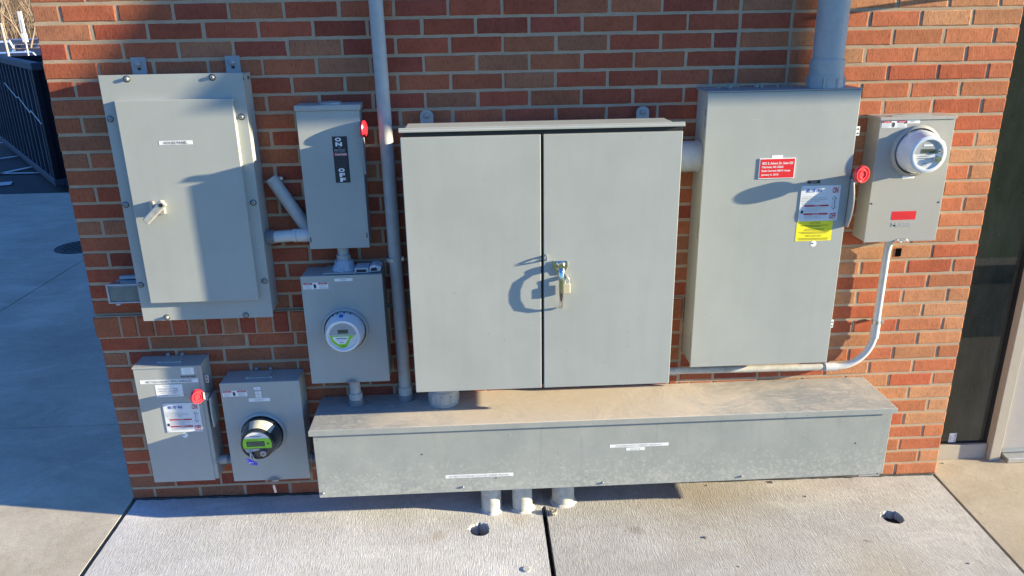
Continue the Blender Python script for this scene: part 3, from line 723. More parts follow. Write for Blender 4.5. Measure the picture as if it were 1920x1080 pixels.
for a_, hh in ((0.35, 0.010), (0.05, 0.013), (-0.3, 0.010), (-0.55, 0.008)):
    xx = bcn.x+0.079*math.sin(a_); zz = bcn.z+0.0806*math.cos(a_); mt.box(xx-0.003, xx+0.003, -BP-0.025, -BP-0.016, zz-0.004, zz+0.0015, 1)
mt.box(bcn.x-0.012, bcn.x+0.002, -BP-0.052, -BP-0.036, bcn.z+0.073, bcn.z+0.080, 2)
met = mt.build('meter', ['cupw', 'ink', 'blueink'], mb)
def disc_items(par, c, y, items, name='face'):
    b = MB(); mats = []
    def mi(m):
        if m not in mats: mats.append(m)
        return mats.index(m)
    for it in items:
        k = it[0]
        if k == 'd': b.lathe((c.x+it[1], y, c.z+it[2]), (0, -1, 0), [(it[3], 0), (it[3], it[4])], 48, mi(it[5]), cap0=False)
        elif k == 'r': b.quad((c.x+it[1]-it[3]/2, y-it[5], c.z+it[2]-it[4]/2), (c.x+it[1]+it[3]/2, y-it[5], c.z+it[2]-it[4]/2), (c.x+it[1]+it[3]/2, y-it[5], c.z+it[2]+it[4]/2), (c.x+it[1]-it[3]/2, y-it[5], c.z+it[2]+it[4]/2), mi(it[6]))
        elif k == 'p': b.add([(c.x+px_, y-it[2], c.z+pz_) for px_, pz_ in it[1]], [tuple(range(len(it[1])))], mi(it[3]))
        elif k == 't': b.text(it[1], c.x+it[2], c.z+it[3], it[4], it[5], y-it[6], mi(it[7]))
    return b.build(name, mats, par)
def chordpoly(r, za, zb, n=14):
    """part of a disc between two heights"""
    aa, ab = math.asin(max(-1, min(1, za/r))), math.asin(max(-1, min(1, zb/r)))
    right = [(r*math.cos(aa+(ab-aa)*i/n), r*math.sin(aa+(ab-aa)*i/n)) for i in range(n+1)]
    return right+[(-x_, z_) for x_, z_ in right[::-1]]
yf = -BP-0.068
rim = MB(); rim.lathe((bcn.x, yf+0.001, bcn.z), (0, -1, 0), [(0.0675, 0), (0.0675, 0.006), (0.063, 0.0075), (0.058, 0.0055), (0.057, 0.001)], 56, cap0=False, cap1=False); rim.build('rim', 'cupw', met)
disc_items(met, bcn, yf, [('d', 0, 0, 0.0575, 0.001, 'face'), ('p', chordpoly(0.0535, 0.004, 0.0533), 0.0016, 'faceg'),
    ('t', 'STATE CERTIFIED', 0.003, 0.036, 0.028, 0.003, 0.0026, 'inkg'), ('r', 0.001, 0.019, 0.042, 0.017, 0.0022, 'lcd'), ('t', '00412', 0.002, 0.019, 0.030, 0.010, 0.0028, 'lcdd'),
    ('p', [(-0.052, 0.002), (0.050, 0.002), (0.030, -0.012), (0.012, -0.048), (-0.010, -0.052), (-0.038, -0.034), (-0.050, -0.012)], 0.0022, 'green'),
    ('p', [(-0.042, -0.002), (0.022, -0.002), (0.020, -0.014), (0.006, -0.034), (-0.022, -0.034), (-0.040, -0.014)], 0.0028, 'white'),
    ('r', -0.006, -0.010, 0.044, 0.004, 0.0033, 'inkg'), ('r', -0.008, -0.017, 0.036, 0.0015, 0.0033, 'inkl'), ('r', -0.008, -0.027, 0.016, 0.003, 0.0033, 'inkg'), ('t', 'kWh', 0.0, -0.044, 0.016, 0.006, 0.0028, 'ink')])
def hazard(par, p, box, seed=1):
    sticker(par, p, box, 'white', [('r', 0.19, 0.16, 0.35, 0.26, 'redink'), ('r', 0.79, 0.16, 0.37, 0.26, 'redink'), ('t', 'DANGER', 0.20, 0.16, 0.22, 0.15, 'white'), ('t', 'PELIGRO', 0.80, 0.16, 0.24, 0.15, 'white')]
        + lines(0.04, 0.36, [0.42, 0.58, 0.74, 0.88], 0.06, 'inkl', seed)+lines(0.64, 0.96, [0.42, 0.58, 0.74, 0.88], 0.06, 'inkl', seed+1)
        + [('p', [(0.47+0.052*math.cos(t), 0.56+0.36*math.sin(t)) for t in [i*math.pi/6 for i in range(12)]], 'ink'), ('p', [(0.38, 0.12), (0.44, 0.30), (0.42, 0.36), (0.455, 0.62), (0.43, 0.46), (0.405, 0.42), (0.42, 0.32)], 'ink')], 'warning_label')
hazard(mb, BP, (592, 536, 47, 12))
sticker(mb, BP, (644, 524.5, 34, 5.2), 'white', [('t', 'METER', 0.5, 0.5, 0.3, 0.45, 'inkg')], 'label')
# wire seal at its lower edge
def wire_seal(par, u, v, p, mat='steel', s=1.0):
    c = at(u, v, p); b = MB()
    pts = [(c.x+0.022*s*math.cos(t)-0.002, -p-0.006-0.004*math.sin(2*t), c.z+0.008*s*math.sin(t)) for t in [i*math.pi/8 for i in range(14)]]
    b.tube(pts, 0.0013, 6); b.tube([(c.x-0.03*s, -p-0.004, c.z-0.002), (c.x, -p-0.010, c.z+0.002), (c.x+0.024*s, -p-0.006, c.z-0.004)], 0.0011, 6)
    b.box(c.x-0.012*s, c.x+0.013*s, -p-0.009, -p-0.003, c.z-0.009*s, c.z-0.002)
    return b.build('wire_seal', mat, par)
wire_seal(mb, 662, 714, BP, 'bolt')
# duct between switch and meter with putty collar
dct = thing('conduit_nipple', 'vertical conduit nipple sealed with lumpy putty between switch and white round meter', 'conduit', (-2.695, -0.06, bz1))
q = MB(); q.cyl((-2.697, -0.06, bz1+0.05), (-2.697, -0.06, sz0+0.003), 0.0225); q.cyl((-2.697, -0.06, bz1+0.035), (-2.697, -0.06, bz1+0.066), 0.028); q.build('coupling', 'pvc', dct)
pu = MB(); rr_ = random.Random(5); prof = [(0.050, 0), (0.048, 0.01), (0.041, 0.022), (0.036, 0.038), (0.030, 0.045)]
pu.lathe((-2.697, -0.062, bz1), (0, 0, 1), prof, 30, 0); pu.v = [(x_+rr_.uniform(-.004, .004), y_+rr_.uniform(-.004, .004), z_+(rr_.uniform(-.002, .003) if z_ > bz1+0.004 else 0)) for x_, y_, z_ in pu.v]
pu.build('putty', 'putty', dct)
MB().box(-2.775, -2.640, -0.122, -0.012, bz1+0.0005, bz1+0.006).build('hub_plate', 'gray', dct, bevel=0.002)
# crumpled pack lying on the box
pk = at(691, 503, 0.08); pk0 = Vector((pk.x, -0.085, bz1))
ca_ = MB(); ca_.box(pk.x-0.05, pk.x+0.004, -0.115, -0.045, bz1+0.001, bz1+0.022)
for q in range(1): pass
ca_.box(pk.x-0.044, pk.x-0.004, -0.1155, -0.112, bz1+0.004, bz1+0.016, 1)
ca_.prism([(pk.x+0.004, bz1+0.001), (pk.x+0.052, bz1+0.006), (pk.x+0.056, bz1+0.024), (pk.x+0.030, bz1+0.032), (pk.x+0.010, bz1+0.026)], 'y', -0.112, -0.050, 0)
ca_.prism([(pk.x+0.012, bz1+0.006), (pk.x+0.040, bz1+0.009), (pk.x+0.036, bz1+0.022), (pk.x+0.016, bz1+0.020)], 'y', -0.114, -0.1122, 1)
pko = ca_.build('empty_pack', ['cardboard', 'ink'], None, bevel=0.002, org=pk0, norm=True); tag(pko, 'crushed empty white card pack lying on top of the meter box', 'litter')

# ---- lower left switch
AP = 0.112
ax0, ax1, az0, az1 = box_from([(248, 689.4), (375.8, 686.7), (289.7, 903.9), (410.6, 900.6)], AP)
ar = thing('safety_switch', 'grey safety switch box with arc flash warnings and red knob at the lower left', 'switch box', ((ax0+ax1)/2, 0, az0))
MB().box(ax0+0.003, ax1-0.0, -AP+0.004, -0.002, az0+0.004, az1-0.001).build('body', 'gray', ar, bevel=0.002)
MB().box(ax0, ax1-0.016, -AP, -AP+0.0035, az0, az1-0.006).build('door', 'gray', ar, bevel=0.0015)
MB().box(ax0-0.002, ax1+0.001, -AP-0.004, -0.001, az1-0.005, az1+0.003).build('rain_cap', 'gray', ar, bevel=0.001)
def top_hub(par, u, v, ztop, yy, wd=0.075, dp=0.05):
    c = atz(u, v, ztop); b = MB(); b.box(c.x-wd/2, c.x+wd/2, yy-dp/2, yy+dp/2, ztop, ztop+0.005); b.box(c.x-wd/2-0.012, c.x-wd/2+0.004, yy-dp/2-0.002, yy-dp/2+0.010, ztop, ztop+0.008); b.box(c.x+wd/2-0.004, c.x+wd/2+0.012, yy-dp/2-0.002, yy-dp/2+0.010, ztop, ztop+0.008)
    b.build('hub_plate', 'gray', par, bevel=0.0015)
    for s_ in (-1, 1): MB().box(c.x+s_*0.03-0.006, c.x+s_*0.03+0.006, -0.012, -0.002, ztop+0.001, ztop+0.014).build('mounting_tab', 'grayd', par)
top_hub(ar, 322, 675, az1+0.003, -0.055)
eaton_txt = [('t', 'E', 0.19, 0.135, 0.085, 0.095, 'blueink', 0, 0.05), ('p', [(0.255, 0.175), (0.275, 0.165), (0.285, 0.185), (0.262, 0.188)], 'blueink'), ('p', [(0.268, 0.125), (0.288, 0.115), (0.296, 0.140), (0.276, 0.148)], 'blueink'),
    ('t', 'T', 0.335, 0.135, 0.10, 0.095, 'blueink', 0, 0.05), ('p', [(0.40+0.013*math.cos(t), 0.14+0.018*math.sin(t)) for t in [i*math.pi/4 for i in range(8)]], 'blueink'), ('t', 'N', 0.475, 0.135, 0.10, 0.095, 'blueink', 0, 0.05)]
def switch_plate(par, p, box):
    items = list(eaton_txt)+[('t', 'ON', 0.87, 0.135, 0.15, 0.175, 'redink', 0, 0.02), ('t', 'OFF', 0.87, 0.865, 0.17, 0.175, 'redink', 0, 0.02),
        ('p', [(0.87, 0.30), (0.94, 0.39), (0.895, 0.39), (0.895, 0.60), (0.94, 0.60), (0.87, 0.69), (0.80, 0.60), (0.845, 0.60), (0.845, 0.39), (0.80, 0.39)], 'inkg'),
        ('t', 'Heavy duty safety switch', 0.22, 0.305, 0.36, 0.024, 'inkg'), ('t', 'Interrupteur de securite a usage intensif', 0.345, 0.345, 0.62, 0.026, 'ink'), ('t', 'Interruptor de seguridad de servicio pesado', 0.355, 0.39, 0.65, 0.026, 'ink'), ('t', '240 V  100 A  3 Ph  50/60 Hz', 0.27, 0.435, 0.46, 0.026, 'ink'),
        ('r', 0.43, 0.565, 0.62, 0.048, 'redink'), ('t', 'DANGER', 0.45, 0.565, 0.16, 0.03, 'white'), ('r', 0.43, 0.80, 0.62, 0.048, 'redink'), ('t', 'DANGER', 0.43, 0.80, 0.16, 0.03, 'white')]
    items += lines(0.06, 0.45, [0.49, 0.515], 0.008, 'inkl', 2)+lines(0.13, 0.72, [0.62, 0.65, 0.68, 0.71, 0.74], 0.009, 'inkl', 5)+lines(0.14, 0.72, [0.85, 0.875, 0.90, 0.93], 0.009, 'inkl', 8)
    items += [('p', [(0.075+0.034*math.cos(t), 0.735+0.05*math.sin(t)) for t in [i*math.pi/6 for i in range(12)]], 'ink')]
    items += [('r', fx, fy, 0.018, 0.018, 'inkg') for fx in (0.03, 0.97) for fy in (0.03, 0.97)]
    o = sticker(par, p, box, 'plate', items, 'rating_plate', th=0.0025)
    # white core of the arrow
    u, v, wp, hp_ = box
    sticker(par, p+0.0035, box, None, [('p', [(0.87, 0.33), (0.918, 0.378), (0.884, 0.378), (0.884, 0.612), (0.918, 0.612), (0.87, 0.66), (0.822, 0.612), (0.856, 0.612), (0.856, 0.378), (0.822, 0.378)], 'plate')], 'arrow')
switch_plate(ar, AP, (343.5, 782.5, 68, 54))
sticker(ar, AP, (351.5, 695.5, 24, 13), 'white', lines(0.3, 0.8, [0.2, 0.5, 0.8], 0.05, 'inkl', 3), 'label')
sticker(ar, AP, (353.5, 706, 29, 5), None, [('t', 'EUR 501740ST', 0.5, 0.5, 1, 0.7, 'ink', 0, 0.02)], 'stencil_number')
sticker(ar, AP, (317, 715, 110, 7), 'white', [('t', 'ARC FLASH HAZARD WHILE ENERGIZED', 0.5, 0.5, 0.80, 0.62, 'ink')], 'label')
sticker(ar, AP, (317.5, 732.5, 51, 22.5), 'white', [('t', 'Warning', 0.48, 0.13, 0.33, 0.13, 'inkl'), ('t', 'Potential Arc Flash', 0.48, 0.32, 0.72, 0.14, 'inkg'), ('t', 'hazards exist while', 0.48, 0.50, 0.72, 0.14, 'inkg'), ('t', 'working on this', 0.48, 0.68, 0.56, 0.14, 'inkg'), ('t', 'energized equipment', 0.48, 0.87, 0.78, 0.14, 'inkg')], 'label')
def round_sticker(par, u, v, p, r=0.012):
    c = at(u, v, p); b = MB(); b.lathe((c.x, -p+0.0003, c.z), (0, -1, 0), [(r, 0), (r, 0.0008)], 24, 0, cap0=False); b.box(c.x-r*0.75, c.x-r*0.1, -p-0.0012, -p-0.0009, c.z-r*0.05, c.z+r*0.3, 1); b.build('sticker', ['white', 'ink'], par)
round_sticker(ar, 347, 816, AP)
def hinge(par, u, v, p, hpx=15, mat='white', side=1):
    c = at(u, v, p); h_ = hpx*0.0022; b = MB(); b.box(c.x-0.001, c.x+side*0.012 if side > 0 else c.x, -p+0.004, -p+0.008, c.z-h_/2, c.z+h_/2, 0)
    for s_ in (-0.25, 0.22): b.lathe((c.x+0.006, -p+0.0038, c.z+s_*h_), (0, -1, 0), [(0.0028, 0), (0.0028, 0.002)], 12, 1)
    b.build('latch_tab', [mat, 'black'], par, bevel=0.0008)
hinge(ar, 385, 711, AP, 16, 'gray'); 
q = at(398, 862, AP-0.01); lb = MB(); lb.tube([(ax1-0.004, -AP-0.002, q.z+0.012), (ax1+0.004, -AP-0.006, q.z+0.006), (ax1+0.002, -AP-0.006, q.z-0.006), (ax1-0.006, -AP-0.003, q.z-0.010)], 0.0016, 8); lb.build('hasp', 'bolt', ar)
def switch_handle(par, xs, kc, kax, zb, p, kr=0.03, out=0.05, gx=0.002, lev=True):
    """half-moon guard plate on the side of the box plus lever and round red knob"""
    h0, h1 = kc.z-0.03, zb; n = 14
    pts = [(-p+0.07, h0), (-p+0.07, h1)]+[(-p-out*math.sin(math.pi*(0.12+0.76*(i/n)))-0.002, h1+(h0-h1)*i/n) for i in range(n+1)]
    g = MB().prism(pts, 'x', xs+gx, xs+gx+0.006).build('handle_guard', 'gray', par, bevel=0.001, norm=True)
    lv = MB(); lv.prism([(-p+0.03, kc.z-0.07), (-p+0.045, kc.z-0.03), (kc.y+0.006, kc.z+0.016), (kc.y+0.002, kc.z-0.012)], 'x', xs+0.009, xs+(0.022 if lev else 0.012))
    l = lv.build('handle', 'gray', par, bevel=0.003, norm=True)
    k = MB(); k.lathe(kc, kax, [(kr*0.9, -0.012), (kr, -0.009), (kr, 0.004), (kr*0.93, 0.008), (kr*0.80, 0.008), (kr*0.76, 0.004), (kr*0.60, 0.004), (kr*0.56, 0.008), (kr*0.42, 0.008), (kr*0.36, 0.003)], 36)
    k.build('knob', 'redk', l)
ka = at(378, 743.5, AP+0.05)
switch_handle(ar, ax1, Vector((ax1-0.012, -AP-0.05, ka.z)), (0.72, -0.68, 0.05), at(400, 800, AP).z-0.0, AP, 0.030, 0.012, 0.016, False)

# ---- lower meter box with the green faced meter
MP = 0.123
mx0, mx1, mz0, mz1 = box_from([(410, 720), (561.4, 712.2), (440.3, 903.9), (580.8, 895.6)], MP)
ml = thing('meter_box', 'grey meter socket box with green faced dark meter at the lower left', 'meter box', ((mx0+mx1)/2, 0, mz0))
MB().box(mx0+0.003, mx1-0.003, -MP+0.004, -0.002, mz0+0.003, mz1-0.001).build('body', 'gray', ml, bevel=0.002)
MB().box(mx0, mx1, -MP, -MP+0.0035, mz0, mz1-0.001).build('cover', 'gray', ml, bevel=0.0015)
top_hub(ml, 490, 702, mz1, -0.06, 0.09, 0.06)
mc = Vector((-3.095, -MP, 0.430)); rm_ = 0.085
hub_ring(ml, mc, MP, rm_+0.002, 'gray')
mt = MB(); mt.lathe((mc.x, -MP, mc.z), (0, -1, 0), [(rm_, 0), (rm_*0.98, 0.04), (0.070, 0.086), (0.068, 0.096)], 56, 0, cap0=False)
# foil patch on the top of the cover: an arc of the same taper, a hair proud
mt.lathe((mc.x, -MP-0.040, mc.z), (0, -1, 0), [(rm_*0.985+0.001, 0.0), (0.0715, 0.045)], 24, 1, cap0=False, cap1=False, a0=-math.pi*0.78, a1=-math.pi*0.36)
met = mt.build('meter', ['cupd', 'cream'], ml)
yf = -MP-0.096
MB().lathe((mc.x, yf+0.001, mc.z), (0, -1, 0), [(0.0675, 0), (0.0675, 0.004), (0.0625, 0.0055), (0.0615, 0.001)], 56, cap0=False, cap1=False).build('rim', 'cupd', met)
disc_items(met, mc, yf, [('d', 0, 0, 0.0620, 0.001, 'cupd'), ('p', chordpoly(0.0600, 0.018, 0.0598), 0.0016, 'face'), ('p', chordpoly(0.0600, -0.016, 0.030), 0.0020, 'green'),
    ('p', [(-0.056, -0.018), (0.010, -0.018), (0.0, -0.026), (-0.045, -0.036)], 0.0022, 'faceg'),
    ('r', -0.003, 0.040, 0.050, 0.003, 0.0022, 'inkg'), ('r', -0.003, 0.034, 0.026, 0.002, 0.0022, 'inkl'), ('t', 'watt-hour meter', -0.018, 0.024, 0.044, 0.004, 0.0028, 'ink'),
    ('r', -0.006, 0.005, 0.074, 0.024, 0.0024, 'ink'), ('r', -0.006, 0.005, 0.066, 0.017, 0.0028, 'lcd'), ('t', '01830', -0.004, 0.005, 0.046, 0.011, 0.0033, 'lcdd'),
    ('d', 0.045, 0.006, 0.0035, 0.004, 'ink'), ('d', 0.022, -0.038, 0.012, 0.012, 'castwhite'), ('d', 0.022, -0.038, 0.008, 0.0135, 'bolt'), ('r', 0.022, -0.038, 0.012, 0.003, 0.0145, 'ink')])
hazard(ml, MP, (440.5, 738, 46, 11), 5)
for (u, v, wp, hp_) in ((482, 728.5, 12, 5), (484, 736.5, 11, 5), (485, 742.5, 11, 5), (486.5, 749.5, 40, 6)):
    sticker(ml, MP, (u, v, wp, hp_), 'white', lines(0.25, 0.75, [0.35, 0.65], 0.14, 'inkl', int(u)), 'label')
wire_seal(ml, 517, 897, MP, 'bolt', 1.1)
# blue seal tag hanging off the meter
q = Vector((mc.x-0.026, yf-0.006, mc.z-0.038))
tg = thing('seal_tag', 'small blue plastic seal tag hanging from the green faced meter', 'tag', tuple(q))
tb = MB(); tb.tube([(q.x, q.y+0.008, q.z+0.012), (q.x-0.003, q.y-0.008, q.z+0.008), (q.x-0.004, q.y-0.009, q.z-0.012), (q.x-0.001, q.y-0.006, q.z-0.024)], 0.0035, 8); tb.tube([(q.x, q.y-0.007, q.z+0.004), (q.x+0.008, q.y-0.009, q.z-0.016), (q.x+0.013, q.y-0.007, q.z-0.034)], 0.0018, 8); tb.build('loop', 'castwhite', tg)
tb = MB(); tb.prism([(q.x-0.024, q.z-0.016), (q.x-0.012, q.z-0.019), (q.x+0.004, q.z-0.028), (q.x+0.022, q.z-0.040), (q.x+0.019, q.z-0.050), (q.x-0.006, q.z-0.044), (q.x-0.016, q.z-0.034)], 'y', q.y-0.012, q.y-0.0095, 0)
tb.box(q.x-0.012, q.x+0.006, q.y-0.0128, q.y-0.0122, q.z-0.037, q.z-0.0345, 1); tb.build('tag_plate', ['bluetag', 'white'], tg)
q = at(515, 913, MP); hs = thing('seal_tag', 'metal tag hanging on a wire below the green faced meter box', 'tag', (q.x, -MP-0.004, q.z))
b = MB(); b.tube([(q.x, -MP-0.006, mz0+0.004), (q.x-0.003, -MP-0.008, q.z+0.018), (q.x, -MP-0.006, q.z+0.010)], 0.0012, 6); b.build('wire', 'bolt', hs)
MB().prism([(q.x-0.006, q.z+0.012), (q.x+0.004, q.z+0.014), (q.x+0.009, q.z-0.022), (q.x-0.001, q.z-0.026)], 'y', -MP-0.008, -MP-0.006).build('tag_plate', 'steel', hs)
# couplings under the small boxes
def nipple_x(u0, u1, v, p, r, label, mat='pvc'):
    a = at(u0, v, p); b_ = at(u1, v, p)
    t = thing('conduit_nipple', label, 'conduit', (a.x, -p, a.z))
    MB().cyl((a.x-0.02, -p, a.z), (b_.x+0.02, -p, a.z), r).build('pipe', mat, t)
    MB().cyl((b_.x-0.012, -p, a.z), (b_.x+0.001, -p, a.z), r*1.12).build('locknut', 'pvc_dark', t)
nipple_x(415, 433, 861, 0.06, 0.021, 'short conduit stub joining the lower left switch to the green faced meter box')
nipple_x(579, 592, 858, 0.06, 0.021, 'short conduit stub joining the green faced meter box to the long trough')

# ---- two door cabinet in the middle
CP = 0.32; CB = 0.15
cx0, cx1, cz0, cz1 = box_from([(750.6, 252.2), (1282, 239.7), (779.2, 734.8), (1253.3, 719.7)], CP)
seam = at(1017, 490, CP).x
cb = thing('electrical_cabinet', 'big grey two door cabinet with chrome handle in the middle of the wall', 'cabinet', ((cx0+cx1)/2, -CB, cz0))
MB().box(cx0+0.010, cx1-0.010, -CP+0.020, -CB, cz0+0.008, cz1+0.008).build('body', ['grayd'], cb, bevel=0.002)
for xx in (cx0+0.15, cx1-0.19): MB().box(xx, xx+0.041, -CB, -0.002, cz0+0.05, cz1-0.02).build('standoff', 'steel', cb)
MB().box(cx0, seam-0.005, -CP, -CP+0.019, cz0, cz1-0.012).build('door', 'gray', cb, bevel=0.002)
rd = MB().box(seam+0.005, cx1, -CP, -CP+0.019, cz0, cz1-0.012).build('door', 'gray', cb, bevel=0.002)
MB().box(seam-0.004, seam+0.004, -CP+0.012, -CP+0.016, cz0+0.01, cz1-0.02).build('gasket', 'black', cb)
lp = MB(); lp.prism([(-CP-0.004, cz1+0.006), (-CP-0.004, cz1+0.013), (-CP-0.001, cz1+0.014), (-CP-0.001, cz1+0.0205), (-CP+0.004, cz1+0.0215), (-CP+0.012, cz1+0.018), (-CP+0.012, cz1+0.006)], 'x', cx0-0.004, cx1+0.006)
lp.box(cx0+0.016, cx1-0.030, -CP+0.0122, -CB, cz1+0.0085, cz1+0.016)
lp.build('drip_lid', 'gray', cb, bevel=0.0012, norm=True)
MB().box(cx0+0.008, cx1-0.010, -CP+0.013, -CP+0.0195, cz1-0.013, cz1+0.005).build('lid_gap_shade', 'black', cb)  # black strip added to paint the shade in the gap under the lid
lug(cb, 800, 219, 0.02, 23, 21, True, mat='gray'); lug(cb, 1205, 212, 0.02, 23, 21, True, mat='gray')
# handle
hc = at(1051, 497, CP); hz0 = at(1052, 577, CP+0.01).z
hpz = MB(); hpz.prism([(hc.x-0.030, hc.z+0.018), (hc.x+0.026, hc.z+0.018), (hc.x+0.027, hc.z-0.004), (hc.x+0.012, hc.z-0.036), (hc.x-0.012, hc.z-0.036), (hc.x-0.030, hc.z-0.006)], 'y', -CP-0.006, -CP+0.001)
hpo = hpz.build('handle_plate', 'chrome', rd, bevel=0.002, norm=True)
pth = [(0.0, hc.z), (-0.014, hc.z-0.001), (-0.023, hc.z-0.008), (-0.0315, hc.z-0.026), (-0.0345, hc.z-0.060), (-0.0345, hc.z-0.100), (-0.031, hc.z-0.138), (-0.021, hc.z-0.160), (-0.005, hz0-0.002)]
hh = MB(); hh.tube([(hc.x, -CP+y_, z_) for y_, z_ in pth], 0.0085, 14, rr=[0.011, 0.011, 0.0105, 0.0100, 0.0095, 0.009, 0.0085, 0.008, 0.006], flat=0.0043, upv=(1, 0, 0))
hh.lathe((hc.x, -CP-0.004, hc.z), (0, -1, 0), [(0.019, 0), (0.019, 0.003), (0.015, 0.005), (0.0145, 0.016), (0.011, 0.021)], 24)
hh.build('handle', 'chrome', rd)
hg = MB(); gc = at(1023, 483, CP)
gp = [(-CP+0.002, gc.z+0.013), (-CP-0.014, gc.z+0.010), (-CP-0.0245, gc.z+0.001), (-CP-0.0245, gc.z-0.004), (-CP-0.014, gc.z-0.009), (-CP+0.002, gc.z-0.013)]
hg.prism([gp[0], gp[1], gp[2], (-CP-0.018, gc.z), (-CP-0.009, gc.z+0.0045), (-CP-0.004, gc.z)], 'x', gc.x, gc.x+0.003)
hg.prism([gp[3], gp[4], gp[5], (-CP-0.004, gc.z-0.0002), (-CP-0.009, gc.z-0.005), (-CP-0.018, gc.z-0.0002)], 'x', gc.x, gc.x+0.003)
hg.build('hasp', 'chrome', rd, norm=True)
# staple for the padlock, padlock
pc = at(1063, 540, CP+0.020); pl = thing('padlock', 'small brass padlock hanging beside the chrome cabinet handle', 'padlock', (pc.x, -CP-0.02, pc.z-0.02))
MB().box(pc.x-0.014, pc.x+0.013, -CP-0.024, -CP-0.010, pc.z-0.022, pc.z+0.018).build('lock_body', 'brass', pl, bevel=0.003, seg=3)
MB().tube([(pc.x-0.008, -CP-0.017, pc.z+0.016)]+[(pc.x-0.001-0.0075*math.cos(t), -CP-0.017, pc.z+0.032+0.010*math.sin(t)) for t in [i*math.pi/8 for i in range(9)]]+[(pc.x+0.0065, -CP-0.017, pc.z+0.016)], 0.0028, 10).build('shackle', 'steel', pl)
ps = MB(); ps.prism([(-CP+0.001, pc.z+0.050), (-CP-0.021, pc.z+0.046), (-CP-0.021, pc.z+0.034), (-CP+0.001, pc.z+0.030)], 'x', pc.x-0.006, pc.x-0.002); ps.build('staple', 'chrome', rd, norm=True)

# ---- fat nipples of the cabinet
nb = atz(833, 752, 0.535); nbr = 0.064
n1 = thing('conduit_nipple', 'fat grey ribbed conduit hub between big cabinet and trough lid', 'conduit', (nb.x, nb.y, 0.533))
q = MB(); q.cyl((nb.x, nb.y, 0.534), (nb.x, nb.y, cz0+0.012), nbr*0.96, 36); q.cyl((nb.x, nb.y, 0.534), (nb.x, nb.y, 0.600), nbr, 36); q.build('pipe', 'pvc', n1)
q = MB()
q.lathe((nb.x, nb.y, 0.5345), (0, 0, 1), [(nbr*1.04, 0), (nbr*1.04, 0.008)], 36)
for k in range(10):
    a_ = k*math.pi/5+0.2; q.box(nb.x+nbr*1.0*math.cos(a_)-0.003, nb.x+nbr*1.0*math.cos(a_)+0.003, nb.y+nbr*math.sin(a_)-0.003, nb.y+nbr*math.sin(a_)+0.003, 0.541, 0.585)
q.build('locknut', 'pvc', n1)
zc = 1.564; n2 = thing('conduit_nipple', 'fat grey conduit nipple bridging big cabinet and tall right panel', 'conduit', (-1.33, -0.10, zc))
q = MB(); q.cyl((cx1-0.03, -0.073, zc), (-1.262, -0.073, zc), 0.060, 36); q.build('pipe', 'pvc', n2)
MB().cyl((-1.281, -0.073, zc), (-1.268, -0.073, zc), 0.0635, 36).build('collar', 'pvc', n2)

# ---- tall right switch panel
PP = 0.155
px0, px1, pz0, pz1 = box_from([(1329.6, 172), (1616.3, 166), (1292.2, 687.8), (1549.7, 680.8)], PP)
dp = thing('fused_switch', 'tall grey switch panel with red and yellow stickers below the thick riser pipe', 'switch panel', ((px0+px1)/2, 0, pz0))
MB().box(px0+0.004, px1-0.006, -PP+0.012, -0.002, pz0+0.006, pz1-0.001).build('body', 'gray', dp, bevel=0.003)
MB().box(px0, px1, -PP, -PP+0.011, pz0, pz1-0.004).build('door', 'gray', dp, bevel=0.002)
MB().box(px0-0.003, px1+0.003, -PP-0.004, -0.001, pz1-0.003, pz1+0.002).build('rain_cap', 'grayd', dp, bevel=0.001)
for (u, v) in ((1321, 222), (1303, 433), (1292, 639)):
    q = at(u, v, PP-0.02); b = MB()
    for k in range(6): b.box(px0+0.0005, px0+0.0045, -PP+0.020, -PP+0.026, q.z-0.036+k*0.012, q.z-0.028+k*0.012)
    b.build('hinge', 'steel', dp)
for (u, v) in ((1609, 246), (1560, 608)): hinge(dp, u-2, v, PP, 16, 'white')
kd = at(1617, 327, PP+0.070)
switch_handle(dp, px1, Vector((kd.x-0.002, -PP-0.070, kd.z)), (0.30, -0.95, 0.02), at(1597, 424, PP).z, PP, 0.0335, 0.040)
switch_plate(dp, PP, (1536, 381, 73, 66))
sticker(dp, PP, (1526, 341, 24, 6), 'ink', [('t', 'SERIES', 0.5, 0.5, 0.5, 0.5, 'inkl')], 'label')
sticker(dp, PP, (1526, 433, 67, 37), 'yellow', [('t', 'CAUTION', 0.5, 0.10, 0.30, 0.11, 'olive'), ('t', 'AVERTISSEMENT', 0.5, 0.43, 0.55, 0.11, 'olive'), ('t', 'PRECAUTION', 0.5, 0.74, 0.44, 0.11, 'olive'),
    ('r', 0.5, 0.22, 0.76, 0.03, 'olive'), ('r', 0.5, 0.28, 0.34, 0.03, 'olive'), ('r', 0.5, 0.55, 0.84, 0.03, 'olive'), ('r', 0.5, 0.61, 0.70, 0.03, 'olive'), ('r', 0.5, 0.87, 0.84, 0.03, 'olive'), ('r', 0.5, 0.93, 0.80, 0.03, 'olive')], 'warning_label')
round_sticker(dp, 1525, 457, PP, 0.0125)
def text_left(t, fx0, fy, fw, fh, m): return ('t', t, fx0+fw/2, fy, fw, fh, m, 0, 0.025)
sticker(dp, PP, (1456.5, 315.5, 67, 38), 'white', [('r', 0.5, 0.5, 0.955, 0.93, 'red'), text_left('1823 E. Arbors Dr. Suite 325', 0.07, 0.24, 0.86, 0.12, 'white'), text_left('Charlotte, NC 28262', 0.07, 0.43, 0.60, 0.12, 'white'), text_left('Fault Current:18810 Amps', 0.07, 0.62, 0.80, 0.12, 'white'), text_left('January 6, 2015', 0.07, 0.81, 0.48, 0.12, 'white')], 'sign_plate', th=0.003)
sticker(dp, PP, (1457.5, 294, 21, 6), 'white', [], 'label')
